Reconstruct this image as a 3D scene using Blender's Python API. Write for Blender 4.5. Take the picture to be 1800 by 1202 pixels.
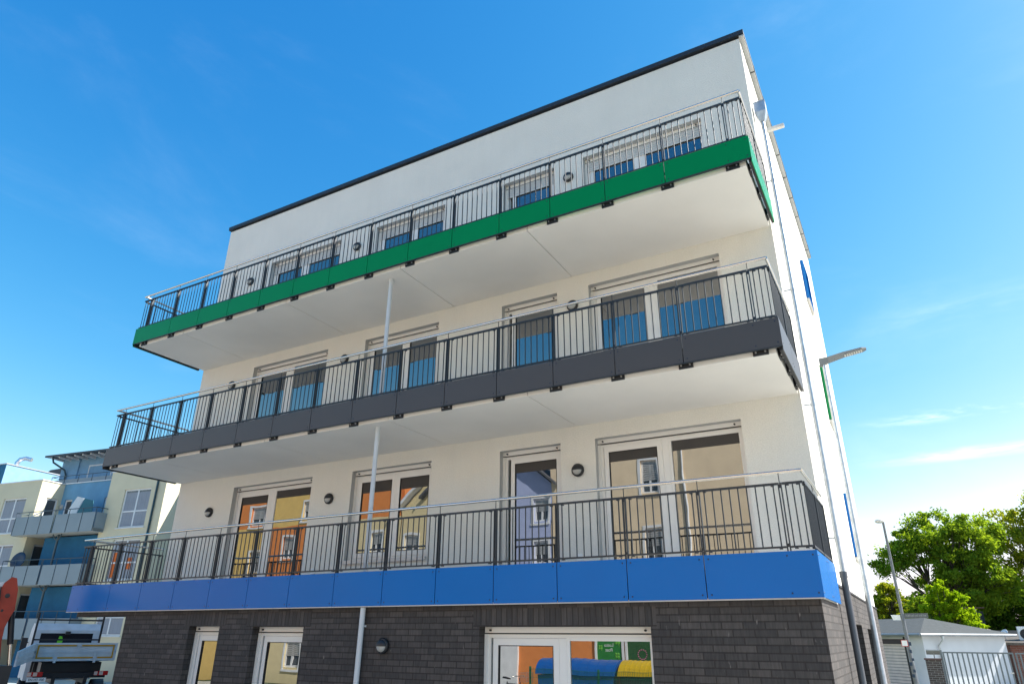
import bpy, bmesh, math, random
from mathutils import Vector, Matrix
R = math.radians
random.seed(7)
for o in list(bpy.data.objects): bpy.data.objects.remove(o)
scene = bpy.context.scene
COL = scene.collection

# ---------------------------------------------------------------- camera
CAM = Vector((15.553, -10.686, 2.073))
cd = bpy.data.cameras.new('camera'); cam = bpy.data.objects.new('camera', cd); COL.objects.link(cam)
cd.sensor_fit = 'HORIZONTAL'; cd.sensor_width = 36.0; cd.lens = 23.875
cd.clip_start = 0.05; cd.clip_end = 3000
M3 = Matrix(((0.87274536, 0.18963757, 0.44983678), (0.48814062, -0.35005375, -0.79948803), (0.00585409, 0.91733307, -0.39807758)))
cam.matrix_world = Matrix.Translation(CAM) @ M3.to_4x4()
scene.camera = cam

# ---------------------------------------------------------------- sun and sky
SUN_AZ = math.atan2(0.88, 0.475)      # clockwise from +Y
SUN_EL = R(41)
sd = Vector((math.sin(SUN_AZ)*math.cos(SUN_EL), math.cos(SUN_AZ)*math.cos(SUN_EL), math.sin(SUN_EL)))
sl = bpy.data.lights.new('sun', 'SUN'); sun = bpy.data.objects.new('sun', sl); COL.objects.link(sun)
sl.energy = 4.4; sl.angle = R(0.53); sl.color = (1.0, 0.975, 0.915)
sun.rotation_euler = sd.to_track_quat('Z', 'Y').to_euler(); sun.location = (60, 40, 60)

world = bpy.data.worlds.new('World'); scene.world = world; world.use_nodes = True
wt = world.node_tree; wn = wt.nodes; wl = wt.links
for n in list(wn): wn.remove(n)
wo = wn.new('ShaderNodeOutputWorld'); bg = wn.new('ShaderNodeBackground')
sky = wn.new('ShaderNodeTexSky'); sky.sky_type = 'NISHITA'; sky.sun_disc = False
sky.sun_elevation = SUN_EL; sky.sun_rotation = SUN_AZ
sky.altitude = 50; sky.air_density = 1.0; sky.dust_density = 0.6; sky.ozone_density = 2.0
bg.inputs['Strength'].default_value = 0.15
tc = wn.new('ShaderNodeTexCoord')
def wmath(op, a, b=None, c=None, clamp=False):
    n = wn.new('ShaderNodeMath'); n.operation = op; n.use_clamp = clamp
    for i, v in enumerate((a, b, c)):
        if v is None: continue
        if isinstance(v, (int, float)): n.inputs[i].default_value = v
        else: wl.new(v, n.inputs[i])
    return n.outputs[0]
sep = wn.new('ShaderNodeSeparateXYZ'); wl.new(tc.outputs['Generated'], sep.inputs[0])
def cloud_noise(scale, sc, detail, lo, hi, rot=0.0):
    m = wn.new('ShaderNodeMapping'); m.inputs['Scale'].default_value = sc; m.inputs['Rotation'].default_value = (0, rot, 0)
    wl.new(tc.outputs['Generated'], m.inputs['Vector'])
    n = wn.new('ShaderNodeTexNoise'); n.inputs['Scale'].default_value = scale; n.inputs['Detail'].default_value = detail
    n.inputs['Roughness'].default_value = 0.6; n.inputs['Distortion'].default_value = 0.4
    wl.new(m.outputs[0], n.inputs['Vector'])
    r = wn.new('ShaderNodeMapRange'); r.interpolation_type = 'SMOOTHSTEP'
    r.inputs['From Min'].default_value = lo; r.inputs['From Max'].default_value = hi
    wl.new(n.outputs['Fac'], r.inputs['Value']); return r.outputs[0]
def band(v, c, w):       # soft bump of half-width w round c
    d = wmath('ABSOLUTE', wmath('SUBTRACT', v, c))
    r = wn.new('ShaderNodeMapRange'); r.interpolation_type = 'SMOOTHSTEP'
    r.inputs['From Min'].default_value = w; r.inputs['From Max'].default_value = 0.0
    wl.new(d, r.inputs['Value']); return r.outputs[0]
wisp = cloud_noise(5.0, (1, 1, 7.0), 6, 0.42, 0.72)
e1 = wmath('MULTIPLY', band(sep.outputs['Z'], 0.256, 0.012), 1.7)
e2 = wmath('MULTIPLY', band(sep.outputs['Z'], 0.208, 0.010), 0.9)
e3 = wmath('MULTIPLY', band(sep.outputs['Z'], 0.37, 0.03), 0.10)
azm = wn.new('ShaderNodeMapRange'); azm.interpolation_type = 'SMOOTHSTEP'
azm.inputs['From Min'].default_value = -0.06; azm.inputs['From Max'].default_value = 0.10
wl.new(sep.outputs['X'], azm.inputs['Value'])
c1 = wmath('MULTIPLY', wmath('MULTIPLY', wmath('ADD', wmath('ADD', e1, e2), e3), azm.outputs[0]), wisp)
veil = cloud_noise(2.2, (1.0, 0.7, 2.6), 7, 0.50, 0.95, 0.5)
cl = wmath('ADD', wmath('MULTIPLY', c1, 0.9), wmath('MULTIPLY', veil, 0.11), clamp=True)
mx = wn.new('ShaderNodeMix'); mx.data_type = 'RGBA'
mx.inputs[7].default_value = (5.5, 5.7, 5.9, 1)
# colour response of the clear sky: deep azure away from the sun, pale towards the horizon
sp_ = wn.new('ShaderNodeSeparateColor'); cmb = wn.new('ShaderNodeCombineColor'); wl.new(sky.outputs[0], sp_.inputs[0])
chan = [wmath('MULTIPLY', wmath('POWER', wmath('MULTIPLY', sp_.outputs[k_], 0.15), pw), gn/0.15) for k_, (pw, gn) in enumerate(((2.3, 1.9), (1.08, 0.70), (0.60, 0.59)))]
chan[0] = wmath('MINIMUM', chan[0], wmath('MULTIPLY', chan[1], 0.84)); chan[1] = wmath('MINIMUM', chan[1], wmath('MULTIPLY', chan[2], 0.94))
for k_ in range(3): wl.new(chan[k_], cmb.inputs[k_])
wl.new(cmb.outputs[0], mx.inputs[6]); wl.new(cl, mx.inputs[0])
wl.new(mx.outputs[2], bg.inputs['Color']); wl.new(bg.outputs[0], wo.inputs[0])

scene.render.engine = 'CYCLES'
scene.view_settings.view_transform = 'Standard'; scene.view_settings.look = 'None'
scene.view_settings.exposure = 1.2; scene.view_settings.gamma = 1.0
scene.render.resolution_x = 1024; scene.render.resolution_y = 683

# ---------------------------------------------------------------- materials
def nodes_of(name):
    m = bpy.data.materials.new(name); m.use_nodes = True
    nt = m.node_tree; b = nt.nodes['Principled BSDF']; return m, nt, b
def rgba(c): return (c[0], c[1], c[2], 1)
def mat(name, col, rough=0.6, metal=0.0, spec=0.5, var=0.08, scale=3.0, bump=0.0, bscale=60.0, coat=0.0):
    m, nt, b = nodes_of(name); N = nt.nodes; L = nt.links
    b.inputs['Roughness'].default_value = rough; b.inputs['Metallic'].default_value = metal
    b.inputs['Specular IOR Level'].default_value = spec; b.inputs['Coat Weight'].default_value = coat
    t = N.new('ShaderNodeTexCoord')
    n = N.new('ShaderNodeTexNoise'); n.inputs['Scale'].default_value = scale; n.inputs['Detail'].default_value = 6
    L.new(t.outputs['Object'], n.inputs['Vector'])
    r = N.new('ShaderNodeMapRange'); r.inputs['From Min'].default_value = 0.3; r.inputs['From Max'].default_value = 0.7
    r.inputs['To Min'].default_value = 1 - var; r.inputs['To Max'].default_value = 1 + var
    L.new(n.outputs['Fac'], r.inputs['Value'])
    v = N.new('ShaderNodeVectorMath'); v.operation = 'SCALE'; v.inputs[0].default_value = col[:3]
    L.new(r.outputs[0], v.inputs['Scale']); L.new(v.outputs[0], b.inputs['Base Color'])
    if bump:
        n2 = N.new('ShaderNodeTexNoise'); n2.inputs['Scale'].default_value = bscale; n2.inputs['Detail'].default_value = 4
        L.new(t.outputs['Object'], n2.inputs['Vector'])
        bp = N.new('ShaderNodeBump'); bp.inputs['Strength'].default_value = bump; bp.inputs['Distance'].default_value = 0.01
        L.new(n2.outputs['Fac'], bp.inputs['Height']); L.new(bp.outputs[0], b.inputs['Normal'])
    return m
def brick_mat(name, c1, c2, mortar, bw=0.25, rh=0.0835, ms=0.008, soldier=False, streak=0.5, rough=0.75):
    m, nt, b = nodes_of(name); N = nt.nodes; L = nt.links
    t = N.new('ShaderNodeTexCoord'); s = N.new('ShaderNodeSeparateXYZ'); L.new(t.outputs['Object'], s.inputs[0])
    a = N.new('ShaderNodeMath'); a.operation = 'ADD'; L.new(s.outputs['X'], a.inputs[0]); L.new(s.outputs['Y'], a.inputs[1])
    c = N.new('ShaderNodeCombineXYZ')
    if soldier:
        L.new(a.outputs[0], c.inputs['Y']); zz = N.new('ShaderNodeMath'); zz.operation = 'ADD'; zz.inputs[1].default_value = 0.035
        L.new(s.outputs['Z'], zz.inputs[0]); L.new(zz.outputs[0], c.inputs['X'])
    else:
        L.new(a.outputs[0], c.inputs['X']); L.new(s.outputs['Z'], c.inputs['Y'])
    k = N.new('ShaderNodeTexBrick'); L.new(c.outputs[0], k.inputs['Vector'])
    k.inputs['Scale'].default_value = 1.0; k.inputs['Brick Width'].default_value = bw; k.inputs['Row Height'].default_value = rh
    k.inputs['Mortar Size'].default_value = ms; k.inputs['Mortar Smooth'].default_value = 0.15; k.inputs['Bias'].default_value = -0.25
    if soldier: k.offset = 0.0
    k.inputs['Color1'].default_value = rgba(c1); k.inputs['Color2'].default_value = rgba(c2); k.inputs['Mortar'].default_value = rgba(mortar)
    # vertical drag marks and pale patches of the clinker's own face
    mp = N.new('ShaderNodeMapping'); mp.inputs['Scale'].default_value = (45, 45, 6); L.new(t.outputs['Object'], mp.inputs['Vector'])
    n = N.new('ShaderNodeTexNoise'); n.inputs['Scale'].default_value = 1.0; n.inputs['Detail'].default_value = 5; L.new(mp.outputs[0], n.inputs['Vector'])
    r = N.new('ShaderNodeMapRange'); r.inputs['From Min'].default_value = 0.3; r.inputs['From Max'].default_value = 0.75
    r.inputs['To Min'].default_value = 0.75; r.inputs['To Max'].default_value = 1.3; L.new(n.outputs['Fac'], r.inputs['Value'])
    v = N.new('ShaderNodeVectorMath'); v.operation = 'SCALE'; L.new(k.outputs['Color'], v.inputs[0]); L.new(r.outputs[0], v.inputs['Scale'])
    mp2 = N.new('ShaderNodeMapping'); mp2.inputs['Scale'].default_value = (26, 26, 7); L.new(t.outputs['Object'], mp2.inputs['Vector'])
    n2 = N.new('ShaderNodeTexNoise'); n2.inputs['Scale'].default_value = 1.0; n2.inputs['Detail'].default_value = 3; L.new(mp2.outputs[0], n2.inputs['Vector'])
    r2 = N.new('ShaderNodeMapRange'); r2.inputs['From Min'].default_value = 0.70; r2.inputs['From Max'].default_value = 0.80
    r2.inputs['To Max'].default_value = streak; L.new(n2.outputs['Fac'], r2.inputs['Value'])
    mx = N.new('ShaderNodeMix'); mx.data_type = 'RGBA'; mx.inputs[7].default_value = (0.30, 0.26, 0.23, 1)
    L.new(r2.outputs[0], mx.inputs[0]); L.new(v.outputs[0], mx.inputs[6]); L.new(mx.outputs[2], b.inputs['Base Color'])
    bp = N.new('ShaderNodeBump'); bp.inputs['Strength'].default_value = 0.8; bp.inputs['Distance'].default_value = 0.006; bp.invert = True
    L.new(k.outputs['Fac'], bp.inputs['Height'])
    bp2 = N.new('ShaderNodeBump'); bp2.inputs['Strength'].default_value = 0.35; bp2.inputs['Distance'].default_value = 0.004
    L.new(n.outputs['Fac'], bp2.inputs['Height']); L.new(bp.outputs[0], bp2.inputs['Normal']); L.new(bp2.outputs[0], b.inputs['Normal'])
    b.inputs['Roughness'].default_value = rough; return m
def glass_mat(name, base=(0.012, 0.015, 0.018), ior=3.2, wav=0.012):
    m, nt, b = nodes_of(name); N = nt.nodes; L = nt.links
    b.inputs['Base Color'].default_value = rgba(base); b.inputs['Roughness'].default_value = 0.0; b.inputs['IOR'].default_value = ior
    t = N.new('ShaderNodeTexCoord'); n = N.new('ShaderNodeTexNoise'); n.inputs['Scale'].default_value = 1.6; n.inputs['Detail'].default_value = 1
    L.new(t.outputs['Object'], n.inputs['Vector'])
    bp = N.new('ShaderNodeBump'); bp.inputs['Strength'].default_value = wav; bp.inputs['Distance'].default_value = 0.1
    L.new(n.outputs['Fac'], bp.inputs['Height']); L.new(bp.outputs[0], b.inputs['Normal']); return m
def leaf_mat(name, c1, c2, trans):
    m, nt, b = nodes_of(name); N = nt.nodes; L = nt.links
    o = N['Material Output']; N.remove(b)
    t = N.new('ShaderNodeTexCoord'); n = N.new('ShaderNodeTexNoise'); n.inputs['Scale'].default_value = 0.9; n.inputs['Detail'].default_value = 8
    n.inputs['Roughness'].default_value = 0.8; L.new(t.outputs['Object'], n.inputs['Vector'])
    r = N.new('ShaderNodeMapRange'); r.inputs['From Min'].default_value = 0.35; r.inputs['From Max'].default_value = 0.65; L.new(n.outputs['Fac'], r.inputs['Value'])
    mx = N.new('ShaderNodeMix'); mx.data_type = 'RGBA'; mx.inputs[6].default_value = rgba(c1); mx.inputs[7].default_value = rgba(c2); L.new(r.outputs[0], mx.inputs[0])
    d = N.new('ShaderNodeBsdfDiffuse'); tr = N.new('ShaderNodeBsdfTranslucent'); L.new(mx.outputs[2], d.inputs[0])
    g = N.new('ShaderNodeVectorMath'); g.operation = 'MULTIPLY'; g.inputs[1].default_value = (1.5, 1.35, 0.5); L.new(mx.outputs[2], g.inputs[0]); L.new(g.outputs[0], tr.inputs[0])
    a = N.new('ShaderNodeMixShader'); a.inputs[0].default_value = trans; L.new(d.outputs[0], a.inputs[1]); L.new(tr.outputs[0], a.inputs[2]); L.new(a.outputs[0], o.inputs[0])
    return m
def slab_mat(name):
    return mat(name, (0.81, 0.765, 0.705), 0.75, var=0.055, scale=0.7, bump=0.12, bscale=25)

def plaster_mat(name, col):
    m = mat(name, col, 0.9, var=0.03, scale=1.2, bump=0.8, bscale=48, spec=0.2)
    nt = m.node_tree; N = nt.nodes; L = nt.links; b = N['Principled BSDF']
    src = b.inputs['Base Color'].links[0].from_socket; t = N.new('ShaderNodeTexCoord')
    mp = N.new('ShaderNodeMapping'); mp.inputs['Scale'].default_value = (9, 9, 0.7); L.new(t.outputs['Object'], mp.inputs['Vector'])
    n = N.new('ShaderNodeTexNoise'); n.inputs['Scale'].default_value = 1; n.inputs['Detail'].default_value = 5; L.new(mp.outputs[0], n.inputs['Vector'])
    r = N.new('ShaderNodeMapRange'); r.inputs['From Min'].default_value = 0.45; r.inputs['From Max'].default_value = 0.75; r.inputs['To Min'].default_value = 1.0; r.inputs['To Max'].default_value = 0.98; L.new(n.outputs['Fac'], r.inputs['Value'])
    g2 = N.new('ShaderNodeTexNoise'); g2.inputs['Scale'].default_value = 60; g2.inputs['Detail'].default_value = 3; L.new(t.outputs['Object'], g2.inputs['Vector'])
    r3 = N.new('ShaderNodeMapRange'); r3.inputs['From Min'].default_value = 0.3; r3.inputs['From Max'].default_value = 0.7; r3.inputs['To Min'].default_value = 0.90; r3.inputs['To Max'].default_value = 1.06; L.new(g2.outputs['Fac'], r3.inputs['Value'])
    mm = N.new('ShaderNodeMath'); mm.operation = 'MULTIPLY'; L.new(r.outputs[0], mm.inputs[0]); L.new(r3.outputs[0], mm.inputs[1])
    v = N.new('ShaderNodeVectorMath'); v.operation = 'SCALE'; L.new(src, v.inputs[0]); L.new(mm.outputs[0], v.inputs['Scale']); L.new(v.outputs[0], b.inputs['Base Color'])
    return m
K = dict(
 plaster=plaster_mat('white_plaster', (0.79, 0.755, 0.68)),
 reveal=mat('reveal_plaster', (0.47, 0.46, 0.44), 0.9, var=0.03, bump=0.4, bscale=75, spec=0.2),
 slab=slab_mat('painted_concrete'),
 brick=brick_mat('dark_clinker_brick', (0.043, 0.037, 0.035), (0.086, 0.072, 0.064), (0.028, 0.021, 0.018), streak=0.55),
 soldier=brick_mat('soldier_clinker_brick', (0.043, 0.037, 0.035), (0.086, 0.072, 0.064), (0.028, 0.021, 0.018), soldier=True, streak=0.4),
 coping=mat('anthracite_coping', (0.035, 0.04, 0.048), 0.45, metal=0.3, var=0.05),
 coping_under=mat('coping_underside', (0.42, 0.42, 0.41), 0.6),
 green=mat('green_laminate', (0.0, 0.225, 0.065), 0.3, var=0.03, scale=0.8, spec=0.2),
 grey=mat('anthracite_laminate', (0.073, 0.065, 0.063), 0.40, var=0.03, scale=0.8, spec=0.45),
 blue=mat('blue_laminate', (0.0, 0.145, 0.46), 0.22, var=0.03, scale=0.8, spec=0.20),
 rail=mat('anthracite_powder_coat', (0.022, 0.028, 0.034), 0.42, var=0.05, spec=0.5),
 steel=mat('brushed_stainless_steel', (0.74, 0.69, 0.62), 0.22, metal=1.0, var=0.04),
 rivet=mat('rivet_head', (0.02, 0.03, 0.06), 0.5, metal=0.3),
 black=mat('black_bracket', (0.012, 0.012, 0.013), 0.5),
 bolt=mat('bolt_zinc', (0.5, 0.5, 0.5), 0.35, metal=0.9),
 pvc=mat('white_window_frame', (0.80, 0.77, 0.72), 0.38, var=0.015, spec=0.5),
 gasket=mat('gasket', (0.02, 0.02, 0.02), 0.6),
 alu=mat('guide_rail_aluminium', (0.55, 0.53, 0.5), 0.45, metal=0.5),
 shutter=mat('shutter_slats', (0.58, 0.56, 0.52), 0.5),
 glass=glass_mat('window_glass'),
 pipe=mat('grey_white_pipe', (0.60, 0.62, 0.63), 0.45, var=0.05),
 zinc=mat('galvanised_zinc', (0.46, 0.49, 0.52), 0.38, metal=0.75, var=0.18, scale=9),
 darkpipe=mat('dark_standpipe', (0.10, 0.11, 0.125), 0.4, metal=0.4, var=0.1),
 lampblack=mat('lamp_housing_black', (0.018, 0.018, 0.019), 0.45),
 opal=mat('opal_glass', (0.42, 0.41, 0.38), 0.25, var=0.03),
 painted_reflection=mat('painted_soffit_reflection', (0.075,0.068,0.064), 0.85, var=0.05, spec=0.2),  # dark colour standing in for the mirrored balcony underside
 socket=mat('white_socket', (0.8, 0.8, 0.78), 0.4),
)

# ---------------------------------------------------------------- mesh helpers
class MB:
    def __init__(s): s.v = []; s.f = []; s.m = []; s.sm = []
    def add(s, vs, fs, mi=0, smooth=False):
        b = len(s.v); s.v += [tuple(p) for p in vs]
        for f in fs: s.f.append(tuple(b+i for i in f)); s.m.append(mi); s.sm.append(smooth)
        return s
    def box(s, x0, x1, y0, y1, z0, z1, mi=0):
        return s.add([(x0,y0,z0),(x1,y0,z0),(x1,y1,z0),(x0,y1,z0),(x0,y0,z1),(x1,y0,z1),(x1,y1,z1),(x0,y1,z1)],
              [(0,3,2,1),(4,5,6,7),(0,1,5,4),(1,2,6,5),(2,3,7,6),(3,0,4,7)], mi)
    def obox(s, c, ax, ay, az, mi=0):       # centre and three half-axis vectors
        c = Vector(c); ax = Vector(ax); ay = Vector(ay); az = Vector(az); P = []
        for sz in (-1, 1):
            for sx, sy in ((-1,-1),(1,-1),(1,1),(-1,1)): P.append(c+ax*sx+ay*sy+az*sz)
        return s.add(P, [(0,3,2,1),(4,5,6,7),(0,1,5,4),(1,2,6,5),(2,3,7,6),(3,0,4,7)], mi)
    def bar(s, a, b, w, h, mi=0, up=(0,0,1)):
        a = Vector(a); b = Vector(b); d = (b-a); L = d.length; d.normalize(); up = Vector(up)
        if abs(d.dot(up)) > 0.99: up = Vector((0,1,0))
        sx = d.cross(up).normalized(); u2 = sx.cross(d)
        return s.obox((a+b)/2, sx*w/2, d*L/2, u2*h/2, mi)
    def tube(s, pts, r, seg=10, mi=0, caps=True):
        pts = [Vector(p) for p in pts]; n = len(pts)
        rs = r if isinstance(r, (list, tuple)) else [r]*n
        ref = None; rings = []
        for i in range(n):
            t = (pts[min(i+1, n-1)]-pts[max(i-1, 0)]).normalized()
            if ref is None or abs(ref.dot(t)) > 0.95:
                ref = Vector((0,0,1)) if abs(t.z) < 0.9 else Vector((1,0,0))
            a = t.cross(ref).normalized(); b = a.cross(t).normalized(); ref = b
            rings.append([pts[i]+(a*math.cos(k*2*math.pi/seg)+b*math.sin(k*2*math.pi/seg))*rs[i] for k in range(seg)])
        V = [p for rg in rings for p in rg]; Fs = []
        for i in range(n-1):
            for k in range(seg):
                Fs.append((i*seg+k, i*seg+(k+1) % seg, (i+1)*seg+(k+1) % seg, (i+1)*seg+k))
        s.add(V, Fs, mi, True)
        if caps:
            s.add(rings[0], [tuple(range(seg))], mi); s.add(rings[-1], [tuple(reversed(range(seg)))], mi)
        return s
    def prism(s, poly, y0, y1, axis='y', mi=0):      # polygon in the plane across `axis`
        n = len(poly)
        def P(a, b, c): return {'y': (a, c, b), 'x': (c, a, b), 'z': (a, b, c)}[axis]
        V = [P(a, b, y0) for a, b in poly]+[P(a, b, y1) for a, b in poly]
        Fs = [tuple(range(n)), tuple(reversed(range(n, 2*n)))]+[(i, n+i, n+(i+1) % n, (i+1) % n) for i in range(n)]
        return s.add(V, Fs, mi)
    def lathe(s, c, prof, seg=20, axis=(0,0,1), mi=0, a0=0, a1=2*math.pi):
        c = Vector(c); ax = Vector(axis).normalized(); rx = ax.orthogonal().normalized(); ry = ax.cross(rx)
        full = abs(a1-a0-2*math.pi) < 1e-6; m = seg if full else seg+1
        V = []; Fs = []
        for r, h in prof:
            for k in range(m):
                t = a0+(a1-a0)*k/seg; V.append(c+ax*h+(rx*math.cos(t)+ry*math.sin(t))*r)
        for i in range(len(prof)-1):
            for k in range(seg):
                k2 = (k+1) % m
                Fs.append((i*m+k, i*m+k2, (i+1)*m+k2, (i+1)*m+k))
        return s.add(V, Fs, mi, True)
    def xf(s, Mx):
        s.v = [tuple(Mx @ Vector(p)) for p in s.v]; return s
def build(name, mb, mats, parent=None, label=None, fix=True):
    me = bpy.data.meshes.new(name)
    me.from_pydata(mb.v, [], mb.f); 
    for m in (mats if isinstance(mats, (list, tuple)) else [mats]): me.materials.append(m)
    me.polygons.foreach_set('material_index', mb.m); me.polygons.foreach_set('use_smooth', mb.sm)
    if fix:
        b = bmesh.new(); b.from_mesh(me); bmesh.ops.recalc_face_normals(b, faces=b.faces); b.to_mesh(me); b.free()
    me.update()
    o = bpy.data.objects.new(name, me); COL.objects.link(o)
    if parent is not None: o.parent = parent
    if label: o['label'] = label
    return o
def tag(o, label=None, cat=None, group=None, kind=None):
    if label: o['label'] = label
    if cat: o['category'] = cat
    if group: o['group'] = group
    if kind: o['kind'] = kind
    return o
def thing(name, label, cat, loc=(0,0,0), rz=0, group=None):
    o = bpy.data.objects.new(name, None); COL.objects.link(o); o.location = loc; o.rotation_euler = (0, 0, rz); o.empty_display_size = 0.3
    return tag(o, label, cat, group)
def copy_tree(o, parent=None):
    c = o.copy(); COL.objects.link(c); c.parent = parent
    for ch in [x for x in bpy.data.objects if x.parent is o]: copy_tree(ch, c)
    return c
def wall_holes(mb, a0, a1, z0, z1, holes, depth, P, mi=0, rmi=1, back=None):
    """one wall face with rectangular holes and their reveals. P(a, z, d) -> xyz, d = depth into the wall"""
    A = sorted(set([a0, a1]+[h[0] for h in holes]+[h[1] for h in holes])); Zs = sorted(set([z0, z1]+[h[2] for h in holes]+[h[3] for h in holes]))
    for i in range(len(A)-1):
        for j in range(len(Zs)-1):
            am = (A[i]+A[i+1])/2; zm = (Zs[j]+Zs[j+1])/2
            if any(h[0] < am < h[1] and h[2] < zm < h[3] for h in holes): continue
            mb.add([P(A[i],Zs[j],0), P(A[i+1],Zs[j],0), P(A[i+1],Zs[j+1],0), P(A[i],Zs[j+1],0)], [(0,1,2,3)], mi)
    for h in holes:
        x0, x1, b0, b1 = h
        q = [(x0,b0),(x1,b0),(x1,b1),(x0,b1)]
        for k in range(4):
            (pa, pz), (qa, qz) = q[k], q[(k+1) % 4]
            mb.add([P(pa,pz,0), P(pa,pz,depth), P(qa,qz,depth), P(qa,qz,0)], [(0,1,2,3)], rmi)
    return mb

# ================================================================= GROUND
asph = mat('asphalt', (0.075, 0.073, 0.070), 0.9, var=0.18, scale=1.5, bump=0.3, bscale=120)
pave = mat('pale_concrete_paving', (0.45, 0.45, 0.40), 0.9, var=0.10, scale=1.2, bump=0.3, bscale=100)
grass_m = mat('lawn', (0.06, 0.09, 0.03), 0.95, var=0.25, scale=4)
g = MB(); g.add([(-900,-900,-0.12),(900,-900,-0.12),(900,900,-0.12),(-900,900,-0.12)], [(0,1,2,3)])
tag(build('ground', g, grass_m), kind='structure')
g = MB(); g.add([(-60,-19.2,-0.10),(60,-19.2,-0.10),(60,0.0,-0.10),(-60,0.0,-0.10)], [(0,1,2,3)]); g.add([(14.7,0,-0.10),(60,0,-0.10),(60,48,-0.10),(14.7,48,-0.10)], [(0,1,2,3)])
g.add([(-60,0,-0.10),(1.9,0,-0.10),(1.9,14,-0.10),(-60,14,-0.10)], [(0,1,2,3)])
tag(build('pavement', g, pave), kind='structure')
g = MB(); g.add([(-60,-11.9,-0.095),(60,-11.9,-0.095),(60,-5.9,-0.095),(-60,-5.9,-0.095)], [(0,1,2,3)])
# the roadway is lower wear-grey asphalt with two kerbs
tag(build('road', g, mat('old_grey_asphalt', (0.25, 0.25, 0.228), 0.9, var=0.15, scale=2, bump=0.3, bscale=120)), kind='structure')
for y in (-5.9, -11.9):
    tag(build('kerb', MB().box(-60, 60, y-0.06, y+0.06, -0.12, 0.01), pave), kind='structure')

# ================================================================= MAIN BUILDING
W = 14.65; XL = 0.15; XR = 14.58; YB = 9.6; ROOF = 12.80
main = thing('apartment_building', 'white four storey apartment block with green, grey and blue fronted balconies over dark brick', 'building')
cols = {'a': (2.13, 4.60), 'b': (5.73, 7.75), 'c': (9.30, 10.54), 'd': (11.20, 13.66)}
holes = []
for fl in (3.0, 6.0, 9.0):
    for k, (x0, x1) in cols.items():
        zb = fl+0.44 if (k == 'b') else fl+0.02
        holes.append((x0, x1, zb, fl+2.23))
m = MB()
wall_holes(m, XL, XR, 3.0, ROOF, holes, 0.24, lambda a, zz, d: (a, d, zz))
# side wall (sunlit, right), with three window openings
sw = [(5.6, 6.55, 3.65, 4.95), (5.6, 6.55, 6.6, 7.9), (5.6, 6.55, 9.65, 10.7)]
wall_holes(m, 0.0, YB, 2.76, ROOF, sw, 0.2, lambda a, zz, d: (XR-d, a, zz))
m.add([(XL,0,3.0),(XL,YB,3.0),(XL,YB,ROOF),(XL,0,ROOF)], [(0,1,2,3)]); m.add([(XL,YB,3.0),(XR,YB,3.0),(XR,YB,ROOF),(XL,YB,ROOF)], [(0,1,2,3)])
m.add([(XL,0,3.0),(XR,0,3.0),(XR,YB,3.0),(XL,YB,3.0)], [(0,1,2,3)])
m.add([(XL,0,ROOF-.02),(XR,0,ROOF-.02),(XR,YB,ROOF-.02),(XL,YB,ROOF-.02)], [(0,1,2,3)])
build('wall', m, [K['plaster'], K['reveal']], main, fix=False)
# expansion joints on the side wall
m = MB()
for y in (0.55, 4.4): m.box(XR-0.002, XR+0.003, y, y+0.012, 2.78, ROOF-0.1)
build('expansion_joint', m, K['gasket'], main)
build('added_shade_block', MB().box(0.5, 9.0, YB+0.01, 17.0, -0.12, 15.8), K['plaster'], main)  # unseen block added behind the facade so its shadow covers the truck
# roof coping: front and side runs, seams, light underside
m = MB(); ov = 0.05
m.box(XL-0.05, XR+0.09, -ov, 0.35, ROOF+0.05, ROOF+0.15); m.box(XR-0.3, XR+0.093, 0.352, YB+0.05, ROOF+0.05, ROOF+0.15); m.box(XL-0.05, XL+0.3, 0.352, YB+0.05, ROOF+0.05, ROOF+0.15)
m.box(XL-0.05, XR+0.09, -ov-0.004, -ov, ROOF+0.05, ROOF+0.151); m.box(XR+0.09, XR+0.096, -ov, YB+0.05, ROOF+0.05, ROOF+0.151)
m.box(XL-0.056, XL-0.05, -ov, YB+0.05, ROOF+0.05, ROOF+0.151)
for i in range(1, 6): m.box(XL+i*2.4, XL+i*2.4+0.03, -ov-0.008, -ov-0.004, ROOF+0.05, ROOF+0.1513)
for i in range(1, 10): m.box(XR+0.096, XR+0.101, i*1.0, i*1.0+0.04, ROOF+0.028, ROOF+0.153)
build('roof_coping', m, K['coping'], main)
m = MB().box(XR+0.003, XR+0.088, -0.04, YB, ROOF, ROOF+0.028)
for i in range(1, 10): m.box(XR+0.003, XR+0.089, i*1.0, i*1.0+0.03, ROOF-0.006, ROOF, 1)
build('coping_underside', m, [K['coping_under'], K['coping']], main)
build('roof', MB().box(XL+0.3, XR-0.3, 0.35, YB, ROOF-0.3, ROOF-0.012), mat('gravel_roof', (0.3, 0.3, 0.29), 0.9, bump=0.4), main)

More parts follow.
